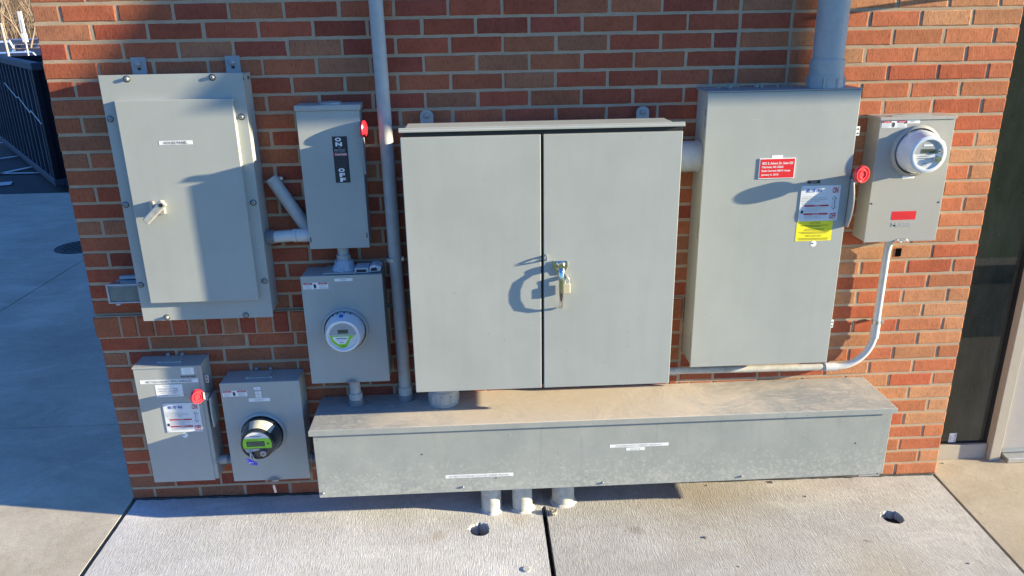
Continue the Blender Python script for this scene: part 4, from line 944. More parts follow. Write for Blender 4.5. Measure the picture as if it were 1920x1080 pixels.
# riser pipe
rz = 1.834; rx = -0.797
rp = thing('conduit_riser', 'thick grey riser pipe rising out of the top of the tall right panel', 'conduit', (rx, -0.085, rz))
MB().cyl((rx, -0.088, pz1+0.002), (rx, -0.088, 3.6), 0.0575, 40).build('pipe', 'pvc', rp)
MB().cyl((rx, -0.088, pz1+0.045), (rx, -0.088, pz1+0.105), 0.0635, 40).build('coupling', 'pvc', rp)
q = MB(); q.cyl((rx, -0.088, pz1+0.0022), (rx, -0.088, pz1+0.047), 0.066, 40)
for k in range(8):
    a_ = k*math.pi/4+0.3; q.box(rx+0.066*math.cos(a_)-0.004, rx+0.066*math.cos(a_)+0.004, -0.088+0.066*math.sin(a_)-0.004, -0.088+0.066*math.sin(a_)+0.004, pz1+0.003, pz1+0.04)
q.build('hub', 'pvc', rp)
# grit on top of the panel
gr = random.Random(3)
PL = ['leftmost grit bit on top of the tall right panel', 'largest grit bit on top of the tall right panel', 'third grit bit from the left on top of the tall right panel', 'left one of the grit pair in the middle of the tall right panel top',
      'right one of the grit pair in the middle of the tall right panel top', 'first of three grit bits near the riser pipe hub', 'middle of three grit bits near the riser pipe hub', 'grit bit closest to the riser pipe hub']
for pi_, (u, s_) in enumerate(((1352, 1.2), (1372, 1.9), (1392, 1.0), (1430, 1.5), (1440, 1.3), (1478, 0.9), (1490, 0.9), (1505, 0.7))):
    c = atz(u, 166, pz1+0.004); r = 0.006*s_; yy = -0.045+gr.uniform(-.015, .015)
    b = MB(); b.lathe((c.x, yy, pz1+0.001), (0, 0, 1), [(r*0.8, 0), (r*1.1, r*0.5), (r*0.8, r*1.1), (r*0.2, r*1.35)], 7, 0, sm=False)
    b.v = [(x_+gr.uniform(-r, r)*.3, y_+gr.uniform(-r, r)*.3, z_) for x_, y_, z_ in b.v]
    tag(b.build('pebble', 'stone', None, org=(c.x, yy, pz1)), PL[pi_], 'pebble', 'grit on top of the tall right panel')

# unseen rod added above the right meter to cast a thin shadow band
fb = thing('shadow_rod', 'thin grey rod above the right meter box, added out of view to cast a shadow band', 'bracket', (-0.10, 0, 2.162))
MB().lathe((-0.10, 0.0, 2.162), (0, -1, 0), [(0.022, 0), (0.022, 0.006), (0.010, 0.010)], 20).build('base_plate', 'bolt', fb)
MB().tube([(-0.10, -0.004, 2.163), (-0.107, -0.08, 2.2065), (-0.114, -0.17, 2.256)], 0.0085, 12).build('rod', 'bolt', fb)

# ---- right meter
RP = 0.11
rx0, rx1, rz0, rz1 = box_from([(1651, 221.5), (1792.7, 218.5), (1620, 454.9), (1753.9, 451)], RP)
rmb = thing('meter_box', 'beige grey meter box with glossy clear meter at the right end of the wall', 'meter box', ((rx0+rx1)/2, 0, rz0))
MB().box(rx0+0.002, rx1-0.002, -RP+0.004, -0.002, rz0+0.003, rz1).build('body', 'gray2', rmb, bevel=0.002)
MB().box(rx0, rx1, -RP, -RP+0.0035, rz0, rz1-0.010).build('cover', 'gray2', rmb, bevel=0.0015)
MB().box(rx0-0.003, rx1+0.003, -RP-0.004, -0.001, rz1-0.009, rz1+0.003).build('rain_cap', 'gray2', rmb, bevel=0.001)
MB().prism([(rx0+0.05, -0.095), (rx0+0.11, -0.05), (rx0+0.19, -0.035), (rx0+0.23, -0.05), (rx0+0.21, -0.095)], 'z', rz1+0.0032, rz1+0.009).build('hub_plate', 'gray2', rmb, norm=True)
rc_ = Vector((-0.409, -RP, 1.569)); rr0 = 0.085
hub_ring(rmb, rc_, RP, rr0+0.003, 'gray2')
mt = MB(); mt.lathe((rc_.x, -RP, rc_.z), (0, -1, 0), [(rr0, 0), (rr0*0.98, 0.045), (0.073, 0.074), (0.0715, 0.084)], 56, 0, cap0=False)
mt.lathe((rc_.x, -RP-0.003, rc_.z), (0, -1, 0), [(rr0*1.025, 0), (rr0*0.995, 0.001)], 56, 1, cap0=False, cap1=False)
met = mt.build('meter', ['cupw', 'ink'], rmb)
yf = -RP-0.084
MB().lathe((rc_.x, yf+0.001, rc_.z), (0, -1, 0), [(0.0715, 0), (0.0715, 0.005), (0.066, 0.008), (0.0575, 0.0075), (0.0565, 0.001)], 56, cap0=False, cap1=False).build('rim', 'cupw', met)
disc_items(met, rc_, yf, [('d', 0, 0, 0.057, 0.001, 'face'), ('p', chordpoly(0.0535, 0.002, 0.0533), 0.0016, 'faceg'), ('r', -0.004, 0.035, 0.036, 0.007, 0.0024, 'white'), ('r', 0.0, 0.029, 0.034, 0.0015, 0.0024, 'inkg'),
    ('r', 0.0, 0.013, 0.058, 0.017, 0.0022, 'lcd'), ('t', '03962', 0.0, 0.013, 0.040, 0.011, 0.0028, 'lcdd'), ('r', -0.012, -0.006, 0.04, 0.002, 0.0024, 'inkg'), ('r', -0.010, -0.014, 0.052, 0.003, 0.0024, 'inkg'), ('r', -0.012, -0.020, 0.040, 0.0015, 0.0024, 'inkl'), ('r', -0.006, -0.038, 0.018, 0.012, 0.0024, 'inkl'),
    ('d', 0.041, 0.012, 0.0075, 0.008, 'steel'), ('d', 0.041, 0.012, 0.004, 0.010, 'ink'), ('d', 0.040, -0.018, 0.0105, 0.014, 'chrome'), ('d', 0.028, -0.018, 0.007, 0.010, 'steel')])
hazard(rmb, RP, (1677, 233, 47, 13), 9)
sticker(rmb, RP, (1710, 228, 30, 6.5), 'white', [('t', 'METER', 0.55, 0.5, 0.26, 0.4, 'inkg')], 'label')
sticker(rmb, RP, (1703, 332, 23, 5.5), 'white', [], 'label')
sticker(rmb, RP, (1694.5, 404, 45, 16), 'red', lines(0.14, 0.86, [0.3, 0.45, 0.6, 0.75], 0.03, 'redink', 2), 'warning_label')
sticker(rmb, RP, (1691.5, 421, 40, 9), None, [('t', 'M', 0.12, 0.45, 0.22, 0.85, 'inkl', 0, 0.02), ('t', 'ILBANK', 0.62, 0.42, 0.72, 0.5, 'inkl', 0, 0.01), ('t', 'METERING', 0.56, 0.88, 0.78, 0.2, 'inkl')], 'embossed_name')
for (u, v) in ((1634, 382), (1760, 379)):
    c = at(u, v, RP); MB().lathe((c.x, -RP, c.z), (0, -1, 0), [(0.0035, 0), (0.0035, 0.001)], 12).build('rivet', 'black', rmb)
wire_seal(rmb, 1692, 450, RP, 'steel', 0.9)

# ---- thin conduit: down from the right meter, elbow, run to the left
cr = 0.0155
cpts = []
top = at(1666, 456, 0.036); e1 = at(1640, 628, 0.036); lo = at(1560, 692, 0.036); le = at(1258, 694, 0.036)
xv = (top.x+at(1641, 610, 0.036).x)/2; zh = (lo.z+le.z)/2; Rb = xv-at(1568, 692, 0.036).x
path = [(xv, -0.05, rz0+0.004), (xv, -0.036, rz0-0.06), (xv, -0.036, zh+Rb)]
path += [(xv-Rb+Rb*math.cos(t), -0.036, zh+Rb-Rb*math.sin(t)) for t in [i*math.pi/2/14 for i in range(1, 15)]]
ct = thing('thin_conduit', 'thin pale conduit dropping from the right meter box, bending and running left', 'conduit', (xv, -0.036, rz0))
MB().tube(path+[(xv-Rb-0.03, -0.036, zh)], cr, 16).build('pipe', 'pvc_light', ct)
q = MB(); q.tube([(xv-Rb-0.005, -0.036, zh), (xv-Rb-0.055, -0.036, zh)], cr*1.25, 18); q.build('coupling', 'pvc_light', ct); q = MB(); q.tube([(xv, -0.036, zh+Rb-0.015), (xv, -0.036, zh+Rb+0.05)], cr*1.22, 18); q.build('coupling', 'pvc_light', ct)
MB().tube([(xv-Rb-0.05, -0.036, zh), (-1.60, -0.036, zh+0.012)], cr, 16).build('pipe', 'pvc_dirty', ct)
def strap(par, c, r, ax='z'):
    b = MB(); b.lathe((c[0], c[1], c[2]-0.009), (0, 0, 1), [(r+0.0005, 0), (r+0.002, 0.001), (r+0.002, 0.017), (r+0.0005, 0.018)], 20, 0, cap0=False, cap1=False)
    b.box(c[0]+r, c[0]+r+0.018, c[1]-0.004, c[1]+0.004, c[2]-0.008, c[2]+0.008); b.lathe((c[0]+r+0.010, c[1]-0.004, c[2]), (0, -1, 0), [(0.006, 0), (0.006, 0.005)], 6, 0, sm=False)
    b.box(c[0]-0.006, c[0]+0.006, c[1]+r, -0.003, c[2]-0.006, c[2]+0.006)
    b.build('strap', 'steel', par)
strap(ct, (xv, -0.036, at(1641, 604, 0.04).z), cr)
# black hole in the brick by the pipe
c = at(1684, 473, 0.001); b = MB(); b.box(c.x-0.0125, c.x+0.0125, -0.0035, -0.002, c.z-0.018, c.z+0.018)
tag(b.build('cable_port', 'void', None, org=(c.x, -0.002, c.z)), 'small black rectangular port in a brick right of the thin conduit', 'port')

# ---- white vertical conduit in the middle left
tp = at(705, 5, 0.045); bt = atz(761, 748, 0.534)
vx = (tp.x+bt.x)/2; vc_ = thing('tall_conduit', 'tall straight grey conduit running up the wall from trough to above the frame', 'conduit', (vx, -0.05, 0.533))
MB().tube([(bt.x, -0.056, 0.534), (bt.x, -0.056, 0.66), (tp.x-0.001, -0.045, 2.15), (tp.x-0.004, -0.045, 3.5)], 0.0265, 24).build('pipe', 'pvc', vc_)
q = MB(); q.cyl((bt.x, -0.056, 0.5342), (bt.x, -0.056, 0.560), 0.0325, 28); q.build('locknut', 'pvc_dark', vc_)
MB().cyl((bt.x, -0.056, 0.5602), (bt.x, -0.056, 0.598), 0.030, 28).build('coupling', 'pvc', vc_)
q = at(737, 485, 0.05); strap(vc_, (q.x-0.001, -0.052, q.z), 0.0268)
# short stub from the centre meter to the trough
sx = -2.695
sb = thing('conduit_stub', 'scuffed conduit stub between white round meter box and trough lid', 'conduit', (sx, -0.085, 0.533))
MB().cyl((sx, -0.085, 0.585), (sx, -0.085, bz0+0.006), 0.0235, 24).build('pipe', 'pvc', sb)
q = MB(); q.cyl((sx, -0.085, 0.560), (sx, -0.085, 0.590), 0.029, 24); q.build('coupling', 'pvc', sb)
MB().cyl((sx, -0.085, 0.5342), (sx, -0.085, 0.560), 0.0325, 24).build('locknut', 'pvc_dark', sb)

# ---- long trough
TP = 0.30; TZ = 0.533
tx0, tx1, tz0, tz1 = -2.846, -0.440, 0.209, 0.512
tr = thing('wiring_trough', 'long weathered grey metal wiring trough with dusty tan lid near the ground', 'trough', (-1.64, 0, tz0))
MB().box(tx0, tx1, -TP+0.006, -0.004, tz0, tz1).build('body', 'tfront', tr, bevel=0.002)
ld = MB(); ld.box(tx0-0.012, tx1+0.012, -TP-0.004, -0.003, tz1+0.001, TZ); ld.build('lid', ['lid'], tr, bevel=0.003)
ll = MB(); ll.box(tx0-0.013, tx1+0.013, -TP-0.007, -TP-0.0045, tz1-0.004, TZ-0.001); ll.build('lid_lip', 'tfront', tr, bevel=0.001)
def tlabel(u, v, wp, hp_, t, fw):
    sticker(tr, TP-0.006, (u, v, wp, hp_), 'white', [('t', t, 0.5, 0.5, fw, 0.60, 'inkg')], 'label')
tlabel(1198.5, 834.5, 110, 5.4, 'AVAILABLE FAULT CURRENT 36,200 A.I.C.', 0.80); tlabel(1191.5, 841.5, 35, 5, '10-15-14', 0.5)
tlabel(899, 891.5, 127, 5.8, 'INTERSYSTEM BOND LOCATED UNDER TROUGH', 0.88)
for (u, v) in ((868, 913), (1390, 893), (1130, 905), (606, 925)):
    c = at(u, v, TP-0.006); b = MB(); b.lathe((c.x, -TP+0.007, c.z), (0, -1, 0), [(0.0055, 0), (0.0055, 0.004), (0.004, 0.006)], 10); b.build('screw', 'bolt', tr)
for (u, v) in ((791, 852), (1604, 831), (1645, 888), (930, 896)):
    c = at(u, v, TP-0.006); b = MB(); b.lathe((c.x, -TP+0.0065, c.z), (0, -1, 0), [(0.0035, 0), (0.0035, 0.001)], 10); b.build('drilled_hole', 'ink', tr)
bk = MB(); bk.box(tx1-0.10, tx1-0.01, -TP+0.012, -0.05, tz0-0.012, tz0-0.0005); bk.build('foot_bracket', 'steel', tr)

# ---- three pipes entering the ground below it
for (x_, y_, r_, lab, sh) in ((-2.128, -0.158, 0.0445, 'leftmost of three pale pipes rising from the ground under the trough', 0), (-1.990, -0.157, 0.0445, 'middle of three pale pipes rising from the ground under the trough', 0), (-1.803, -0.116, 0.0505, 'rightmost and fattest of three pale pipes under the trough, with a coupling seam', 1)):
    zg = zs(x_); t = thing('underground_conduit', lab, 'conduit', (x_, y_, zg), 'pale pipes entering the ground under the trough')
    q = MB(); q.lathe((x_, y_, zg-0.02), (0, 0, 1), [(r_*1.0, 0), (r_, 0.215)] if not sh else [(r_, 0), (r_, 0.135), (r_*0.94, 0.136), (r_*0.94, 0.215)], 36); q.build('pipe', 'pvc_dirty', t)
    rr_ = random.Random(int(x_*-100)); q = MB(); q.lathe((x_, y_, zg-0.004), (0, 0, 1), [(r_*1.35, 0), (r_*1.15, 0.006), (r_*0.99, 0.014)], 30, cap0=False, cap1=False)
    q.v = [(a+rr_.uniform(-.004, .004), b_+rr_.uniform(-.004, .004), c+rr_.uniform(-.001, .002)) for a, b_, c in q.v]; q.build('grout', 'conc_b', t)

# ---- small things on the ground
def lump(name, x_, y_, z_, r, mat, label, cat, group=None, seed=0, flat=0.7):
    rr_ = random.Random(seed); b = MB(); b.lathe((x_, y_, z_-0.001), (0, 0, 1), [(r*0.8, 0), (r*1.05, r*0.35*flat), (r*0.85, r*0.9*flat), (r*0.3, r*1.15*flat)], 8, 0, sm=False)
    b.v = [(a+rr_.uniform(-r, r)*.28, b_+rr_.uniform(-r, r)*.28, c+(rr_.uniform(-r, r)*.1 if c > z_+0.001 else 0)) for a, b_, c in b.v]
    return tag(b.build(name, mat, None, org=(x_, y_, z_)), label, cat, group)
q = atz(1036, 964, 0.02); lump('stone', q.x, q.y, zs(q.x), 0.019, 'stone', 'dirty stone lump at the head of the joint right of the pipes', 'stone', None, 2, 1.0)
q = atz(1448, 906, 0.005); lump('stone', q.x, q.y, zs(q.x), 0.009, 'pvc_dirty', 'pale stone chip with a long shadow just in front of the trough', 'stone', None, 4)
q = atz(1322, 1014, 0.0); lump('stone', q.x, q.y, zs(q.x), 0.007, 'stone', 'small brown chip lying out on the sunny slab between the two core holes', 'stone', None, 5)
GL = ['dark grit crumb just right of the trough shadow end', 'grit crumb touching the ground right of the trough shadow', 'grit crumb at the tip of the trough shadow', 'grit crumb at the front edge of the trough shadow', 'grit crumb below the right half of the trough',
      'larger grit crumb at the wall foot below the arc flash switch box', 'middle grit crumb at the wall foot below the arc flash switch box', 'rightmost grit crumb at the wall foot below the arc flash switch box',
      'grit crumb at the brick corner beside the storefront', 'grit crumb in front of the glass pane', 'grit crumb on the warm slab at the bottom right corner', 'grit crumb near the bottom edge on the grey slab']
for i, (u, v, r) in enumerate(((1262, 919, .007), (1325, 915, .005), (1276, 940, .004), (1170, 937, .004), (1510, 934, .005), (342, 932, .006), (352, 934, .005), (366, 930, .005), (1752, 868, .007), (1768, 869, .005), (1816, 1058, .005), (1384, 1068, .004))):
    q = atz(u, v, 0.0 if u > 1000 else 0.04); lump('grit', q.x, q.y, zs(q.x), r, 'stone', GL[i], 'grit', 'grit crumbs scattered on the concrete', 20+i)
q = atz(987, 1069, 0.022); b = MB(); b.lathe((q.x, q.y, zs(q.x)), (0, 0, 1), [(0.0165, -0.004), (0.0165, 0.003), (0.014, 0.0042)], 26)
tag(b.build('survey_disc', 'pvc_dirty', None, org=(q.x, q.y, zs(q.x))), 'small round metal survey disc set in the concrete', 'disc')
q = atz(1627, 1018, 0.0)
lf = MB(); 
for k, (dx, dy) in enumerate(((0, 0), (0.012, -0.004), (-0.010, 0.006))):
    lf.add([(q.x+dx-0.012, q.y+dy, 0.007), (q.x+dx, q.y+dy-0.006, 0.009), (q.x+dx+0.012, q.y+dy+0.002, 0.0075), (q.x+dx, q.y+dy+0.007, 0.0085)], [(0, 1, 2, 3)])
tag(lf.build('leaf_scrap', 'stone', None, org=(q.x, q.y, 0.005)), 'scrap of dry leaf below the right core hole', 'leaf')
# manhole cover in the shaded walk
mh = thing('manhole_cover', 'round cast iron manhole cover set in the shaded walkway', 'manhole cover', (-6.03, 4.38, ZG))
MB().lathe((-6.03, 4.38, ZG-0.002), (0, 0, 1), [(0.24, 0), (0.24, 0.006), (0.215, 0.006), (0.213, 0.002)], 48, cap0=False, cap1=False).build('ring', 'iron', mh)
q = MB(); q.lathe((-6.03, 4.38, ZG-0.002), (0, 0, 1), [(0.21, 0), (0.21, 0.005)], 48)
for k in range(-6, 7):
    for j in range(-6, 7):
        if k*k+j*j < 33 and (k+j) % 2: q.box(-6.03+k*0.032-0.010, -6.03+k*0.032+0.010, 4.38+j*0.032-0.010, 4.38+j*0.032+0.010, ZG+0.003, ZG+0.0075)
q.build('lid', 'iron', mh)

# ================================================================== background, upper left
# roll-off container
M['navy'] = paint('navy_container_paint', (0.007, 0.008, 0.015), rough=0.6, dirt=1.2, oil=0.6, spec=0.2)
M['navyl'] = paint('scuffed_blue_rail', (0.045, 0.05, 0.07), rough=0.6, dirt=1.0, spec=0.25)
M['scuff'] = plain('bare_scrape', (0.5, 0.48, 0.44), 0.6)
A = Vector((-7.80, 7.50, 0)); dl = Vector((-0.582, 0.813, 0)); dw = Vector((0.813, 0.582, 0)); LN, WD = 6.4, 2.35; Zb, Zt = 0.14, 1.60
du = thing('dumpster', 'dark navy roll-off dumpster with ribbed side beyond the shaded walk', 'dumpster', (A.x, A.y, -0.06))
def ob(b, s0, s1, t0, t1, z0, z1, mi=0):
    vs = [A+dl*s+dw*t+Vector((0, 0, z)) for s in (s0, s1) for t in (t0, t1) for z in (z0, z1)]
    b.add(vs, [(0,1,3,2),(4,6,7,5),(0,4,5,1),(2,3,7,6),(0,2,6,4),(1,5,7,3)], mi)
b = MB(); ob(b, 0.02, LN, 0.06, 0.10, Zb, Zt-0.05); ob(b, 0.02, LN, WD-0.1, WD-0.06, Zb, Zt-0.05); ob(b, 0.02, 0.06, 0.101, WD-0.101, Zb, Zt-0.05); ob(b, LN-0.05, LN-0.01, 0.101, WD-0.101, Zb, Zt-0.05); ob(b, 0.061, LN-0.051, 0.101, WD-0.101, Zb, Zb+0.05)
b.build('container_wall', 'navy', du, norm=True)
b = MB(); ob(b, -0.03, LN, -0.02, 0.10, Zt-0.049, Zt+0.05); ob(b, -0.03, LN, WD-0.10, WD+0.02, Zt-0.049, Zt+0.05); ob(b, -0.03, 0.09, 0.101, WD-0.101, Zt-0.049, Zt+0.05); b.build('top_rail', 'navyl', du, bevel=0.012, norm=True)
b = MB(); ob(b, -0.02, LN, -0.03, 0.09, 0.04, Zb-0.001); ob(b, -0.02, LN, WD-0.09, WD+0.03, 0.04, Zb-0.001); ob(b, -0.02, 0.08, 0.091, WD-0.091, 0.04, Zb-0.001); b.build('bottom_rail', 'navyl', du, bevel=0.01, norm=True)
for k in range(16):
    s = 0.30+k*0.39
    b = MB(); ob(b, s, s+0.075, -0.012, 0.058, Zb+0.001, Zt-0.051); b.build('rib', 'navyl', du, bevel=0.008, norm=True)
b = MB(); ob(b, -0.02, 0.12, -0.02, 0.058, Zb+0.001, Zt-0.051); b.build('corner_post', 'navy', du, bevel=0.01, norm=True)
b = MB()
for k in range(3): ob(b, -0.03, 0.018, 0.35+k*0.7, 0.47+k*0.7, Zb+0.001, Zt-0.051)
for k, zz in enumerate((0.45, 0.95, 1.3)): ob(b, -0.05, -0.031, 0.12, 0.30, zz, zz+0.06)
b.build('gate_brace', 'navy', du, bevel=0.01, norm=True)
for s in (0.5, LN-0.6):
    b = MB(); c = A+dl*s+dw*0.2; b.lathe((c.x, c.y, 0.02), dw, [(0.08, 0), (0.08, 0.12)], 18); b.build('wheel', 'black', du)
b = MB(); b.tube([A+dl*s+dw*(-0.016)+Vector((0, 0, z)) for s, z in ((0.15, 0.86), (0.9, 0.98), (1.0, 0.94), (1.9, 1.10), (2.1, 1.08), (3.2, 1.24))], 0.008, 6); b.build('scrape', 'scuff', du)

# cars
M['carwhite'] = plain('white_car_paint', (0.62, 0.62, 0.62), 0.2, coat=1.0, var=0.02)
M['carsilver'] = plain('silver_blue_car_paint', (0.28, 0.33, 0.40), 0.25, metal=0.4, coat=1.0, var=0.02)
M['carblue'] = plain('dark_blue_car_paint', (0.02, 0.035, 0.08), 0.2, coat=1.0, var=0.02)
M['cargreen'] = plain('grey_green_car_paint', (0.20, 0.23, 0.20), 0.25, metal=0.3, coat=1.0, var=0.02)
M['carglass'] = plain('tinted_car_glass', (0.015, 0.018, 0.03), 0.06, coat=1.0)
M['tail'] = plain('tail_lamp', (0.45, 0.01, 0.03), 0.2, coat=1.0)
M['tyre'] = plain('tyre', (0.02, 0.02, 0.02), 0.8)
def car(name, label, u, D, ang, paintm, suv=False, dark=False):
    d = ray(u, 60); h = Vector((d.x, d.y, 0)).normalized(); c = CAM+h*D; c.z = zl(c.y)
    t = thing(name, label, 'car', tuple(c), 'parked cars beyond the dumpster')
    L_, W_, H_ = (4.6, 1.85, 1.72) if suv else (4.6, 1.80, 1.45)
    fx = Vector((math.cos(ang), math.sin(ang), 0)); fy = Vector((-fx.y, fx.x, 0))
    def P(a, s, z): return c+fx*a+fy*s+Vector((0, 0, z))
    belt = 0.98 if suv else 0.88
    low = [(-2.28, 0.30), (-2.30, 0.62), (-2.22, belt-0.06), (-1.2, belt), (0.75, belt), (1.75, belt-0.13), (2.22, belt-0.28), (2.30, 0.45), (2.2, 0.28), (1.9, 0.22), (-1.9, 0.22)]
    n = len(low); b = MB()
    ws = [(W_/2-0.06, 0.0), (W_/2, 0.0)]
    sec = []
    for s_, ins in ((-W_/2, 0.06), (-W_/2+0.10, 0.0), (W_/2-0.10, 0.0), (W_/2, 0.06)):
        sec.append([P(a*(1-ins*0.3), s_, z-(ins if z > 0.7 else 0)*0.7+(ins*0.8 if z < 0.35 else 0)) for a, z in low])
    vs = [q for s_ in sec for q in s_]; fs = [tuple(range(n)), tuple(range(3*n, 4*n))[::-1]]
    for k in range(3):
        for i in range(n): j = (i+1) % n; fs.append((k*n+i, (k+1)*n+i, (k+1)*n+j, k*n+j))
    b.add(vs, fs, 0, False)
    bo = b.build('body', paintm, t, norm=True, bevel=0.03)
    # greenhouse
    if suv: gh = [(-2.15, belt), (-1.95, H_-0.08), (-1.5, H_), (0.1, H_), (0.95, belt)]
    else: gh = [(-1.85, belt), (-1.15, H_-0.04), (-0.7, H_), (0.1, H_-0.02), (1.05, belt)]
    def ring(gh, ins, dz=0.0): return gh
    g = MB(); wi = W_/2-0.06; wt = W_/2-0.30
    def side(s_): return [P(a, s_*(wi if z <= belt+0.01 else wt), z) for a, z in gh]
    n = len(gh); vs = side(-1)+side(1)
    g.add(vs, [tuple(range(n)), tuple(range(n, 2*n))[::-1]]+[(i, n+i, n+(i+1) % n, (i+1) % n) for i in range(n)], 0)
    g.build('windows', 'carglass', t, norm=True)
    rf = MB(); ra = [q for q in gh if q[1] > H_-0.12]
    vs = [P(a, s_*(wt+0.012), z+0.012) for s_ in (-1, 1) for a, z in ra]; k = len(ra)
    vs2 = [v_-Vector((0, 0, 0.05)) for v_ in vs]
    rf.add(vs+vs2, [tuple(range(k))+tuple(range(2*k-1, k-1, -1))]+[(i, i+1, 2*k+i+1, 2*k+i) for i in range(k-1)]+[(k+i, k+i+1, 3*k+i+1, 3*k+i) for i in range(k-1)], 0)
    for s_ in (-1, 1):
        for a0_, a1_ in ((gh[0], gh[1]), (gh[-1], gh[-2]), ((-0.55, belt), (-0.5, H_-0.02))):
            rf.tube([P(a0_[0], s_*(wi+0.005), a0_[1]), P(a1_[0], s_*(wt+0.01), a1_[1])], 0.035, 6)
    rf.build('roof', paintm, t, norm=True)
    for a, s_ in ((-1.4, -1), (-1.4, 1), (1.4, -1), (1.4, 1)):
        w_ = MB(); cc = P(a, s_*(W_/2-0.17), 0.32); w_.lathe(cc, fy*s_, [(0.32, 0), (0.33, 0.03), (0.33, 0.17), (0.31, 0.19), (0.21, 0.19), (0.20, 0.17)], 22, 0); wo_ = w_.build('wheel', 'tyre', t)
        w2_ = MB(); w2_.lathe(cc, fy*s_, [(0.20, 0.165), (0.20, 0.18), (0.05, 0.19)], 18); w2_.build('rim', 'steel', wo_)
    for s_ in (-1, 1):
        q_ = MB(); vs = [P(-2.315+(0.05 if abs(z-0.8) < 0.1 else 0), s_*(W_/2-0.12+k*0.09)-0.0, z) for k in (0, 1) for z in (belt-0.30, belt-0.12)]
        q_.tube([P(-2.27, s_*(W_/2-0.10), belt-0.22), P(-2.27, s_*(W_/2-0.32), belt-0.22)], 0.07, 8); q_.build('tail_lamp', 'tail', t)
        q_ = MB(); q_.tube([P(2.18, s_*(W_/2-0.12), belt-0.30), P(2.22, s_*(W_/2-0.42), belt-0.33)], 0.07, 8); q_.build('headlight', 'plate', t)
    return t
car('parked_car', 'white hatchback with red tail lamps at the left edge, nearest behind the dumpster', 4, 34, R_(128), 'carwhite')
car('parked_car', 'white tall car cut by the left frame edge in the second row', -14, 48, R_(119), 'carwhite', suv=True)
car('parked_car', 'grey green sedan showing its hood right of the white hatchback', 50, 40, R_(310), 'cargreen')
car('parked_car', 'silver blue sedan close to the brick wall edge', 74, 47, R_(215), 'carsilver')
car('parked_car', 'dark blue tall car left of the tree trunk in the back row', 26, 62, R_(125), 'carblue', suv=True)
car('parked_car', 'dark blue tall car right of the tree trunk in the back row', 66, 64, R_(119), 'carblue', suv=True)
car('parked_car', 'silver sedan between the two dark blue tall cars', 44, 56, R_(119), 'carsilver')

# sign post and a leaning stake
d = ray(44, 60); h = Vector((d.x, d.y, 0)).normalized()
c = CAM+h*24; sp_ = thing('sign_post', 'slim post with a narrow white sign seen edge on among the cars', 'sign post', (c.x, c.y, -0.06))
MB().tube([(c.x, c.y, -0.06), (c.x, c.y, 2.25)], 0.022, 8).build('pole', 'castwhite', sp_)
MB().box(c.x-0.045, c.x+0.045, c.y-0.02, c.y+0.02, 1.95, 2.45).build('sign_plate', 'white', sp_)
MB().box(c.x-0.045, c.x+0.045, c.y-0.05, c.y+0.05, 1.72, 1.93).build('sign_plate', 'white', sp_)
c2 = CAM+Vector((ray(8, 60).x, ray(8, 60).y, 0)).normalized()*29
tag(MB().tube([(c2.x, c2.y, -0.06), (c2.x-0.05, c2.y, 2.2)], 0.04, 8).build('wooden_stake', 'stone', None, org=(c2.x, c2.y, -0.06)), 'short pale stake standing left of the sign post', 'stake')

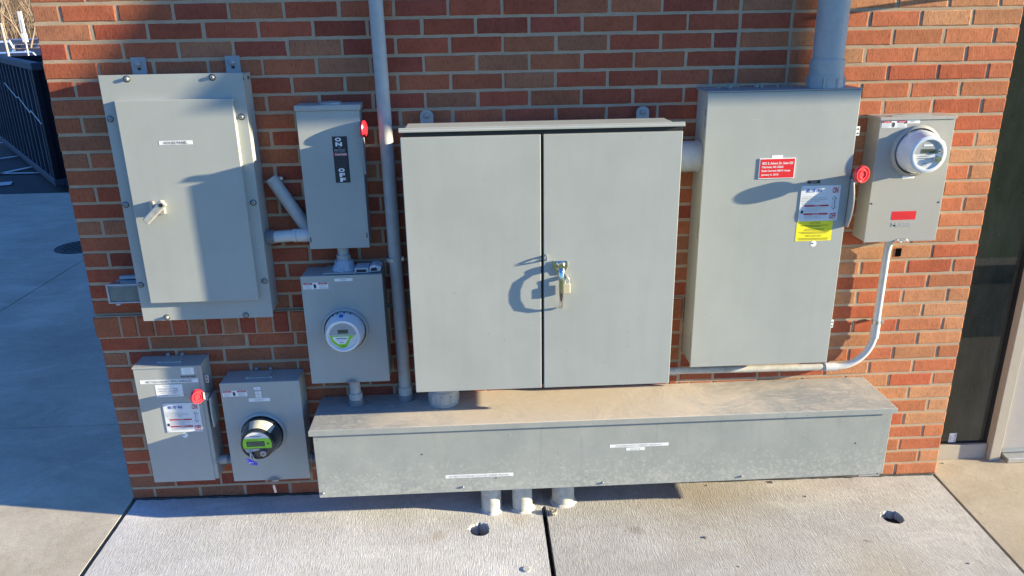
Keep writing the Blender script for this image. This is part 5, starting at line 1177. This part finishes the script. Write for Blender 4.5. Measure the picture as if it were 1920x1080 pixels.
# trees
M['bark'] = plain('pale_bark', (0.20, 0.145, 0.10), 0.85, var=0.3)
M['twig'] = plain('winter_twigs', (0.15, 0.105, 0.07), 0.9, var=0.3)
def grow(b, p, d, L0, r, depth, rnd, twl, spread=0.5, minr=0.005):
    n = 3; pts = [Vector(p)]; dd = Vector(d)
    for i in range(n):
        dd = (dd+Vector((rnd.uniform(-1, 1), rnd.uniform(-1, 1), rnd.uniform(-0.4, 0.9)))*0.16).normalized(); pts.append(pts[-1]+dd*L0/n)
    (b if depth > 1 else twl).tube(pts, r, 5 if depth > 2 else 3, rr=[max(minr, r*(1-0.45*i/n)) for i in range(n+1)])
    if depth == 0: return
    k = rnd.choice((2, 3, 3)) if depth > 1 else 4
    for j in range(k):
        v = Vector((rnd.uniform(-1, 1), rnd.uniform(-1, 1), rnd.uniform(-0.2, 0.8))).normalized()
        nd = (dd*(1-spread)+v*spread+Vector((0, 0, 0.12))).normalized(); st_ = pts[-1] if j < 2 else pts[-2]
        grow(b, st_, nd, L0*rnd.uniform(0.62, 0.82), max(minr, r*0.55), depth-1, rnd, twl, spread, minr)
def tree(u, D, H, label, seed, lean=(0, 0), group='bare winter trees beyond the cars', depth=6):
    d = ray(u, 60); h = Vector((d.x, d.y, 0)).normalized(); c = CAM+h*D; c.z = zl(c.y)-0.04
    t = thing('bare_tree', label, 'tree', tuple(c), group); rnd = random.Random(seed); tb, cr_ = MB(), MB()
    for k in range(2):
        grow(tb, c+Vector((0, 0, H*0.10)), (rnd.uniform(-.35, .35)+lean[0], rnd.uniform(-.3, .3), 1), H*0.25, 0.05*H/6, depth, rnd, cr_, 0.42)
    tb.tube([c, c+Vector((0, 0, H*0.11))], 0.12*H/6, 8)
    tb.build('trunk', 'bark', t); cr_.build('crown', 'twig', t)
tree(47, 54, 8.0, 'bare pale tree forking low right of the white sign', 3)
tree(10, 72, 9.0, 'bare brown tree standing behind the leftmost white cars', 8)
tree(76, 70, 9.0, 'bare brown tree beside the brick wall edge', 14)
# wooded bank behind everything
bm_ = MB(); wr = random.Random(9)
for k in range(190):
    uu = wr.uniform(-70, 110); D = wr.uniform(76, 100); d = ray(uu, 60); h = Vector((d.x, d.y, 0)).normalized(); c = CAM+h*D; c.z = -1.0+(c.y-62)*0.25
    grow(bm_, c, (wr.uniform(-.2, .2), wr.uniform(-.2, .2), 1), 2.4, 0.04, 4, wr, bm_, 0.55, 0.008)
wo_ = bm_.build('woodland', 'twig'); tag(wo_, 'brown leafless woodland behind the parking lot', 'woodland', kind='stuff')
hl = MB(); hl.prism([(61, -1.3), (100, 8.7), (150, 15.0), (150, -2.5)], 'x', -140, -2)
ho = hl.build('hill', 'earth', norm=True); tag(ho, kind='structure')
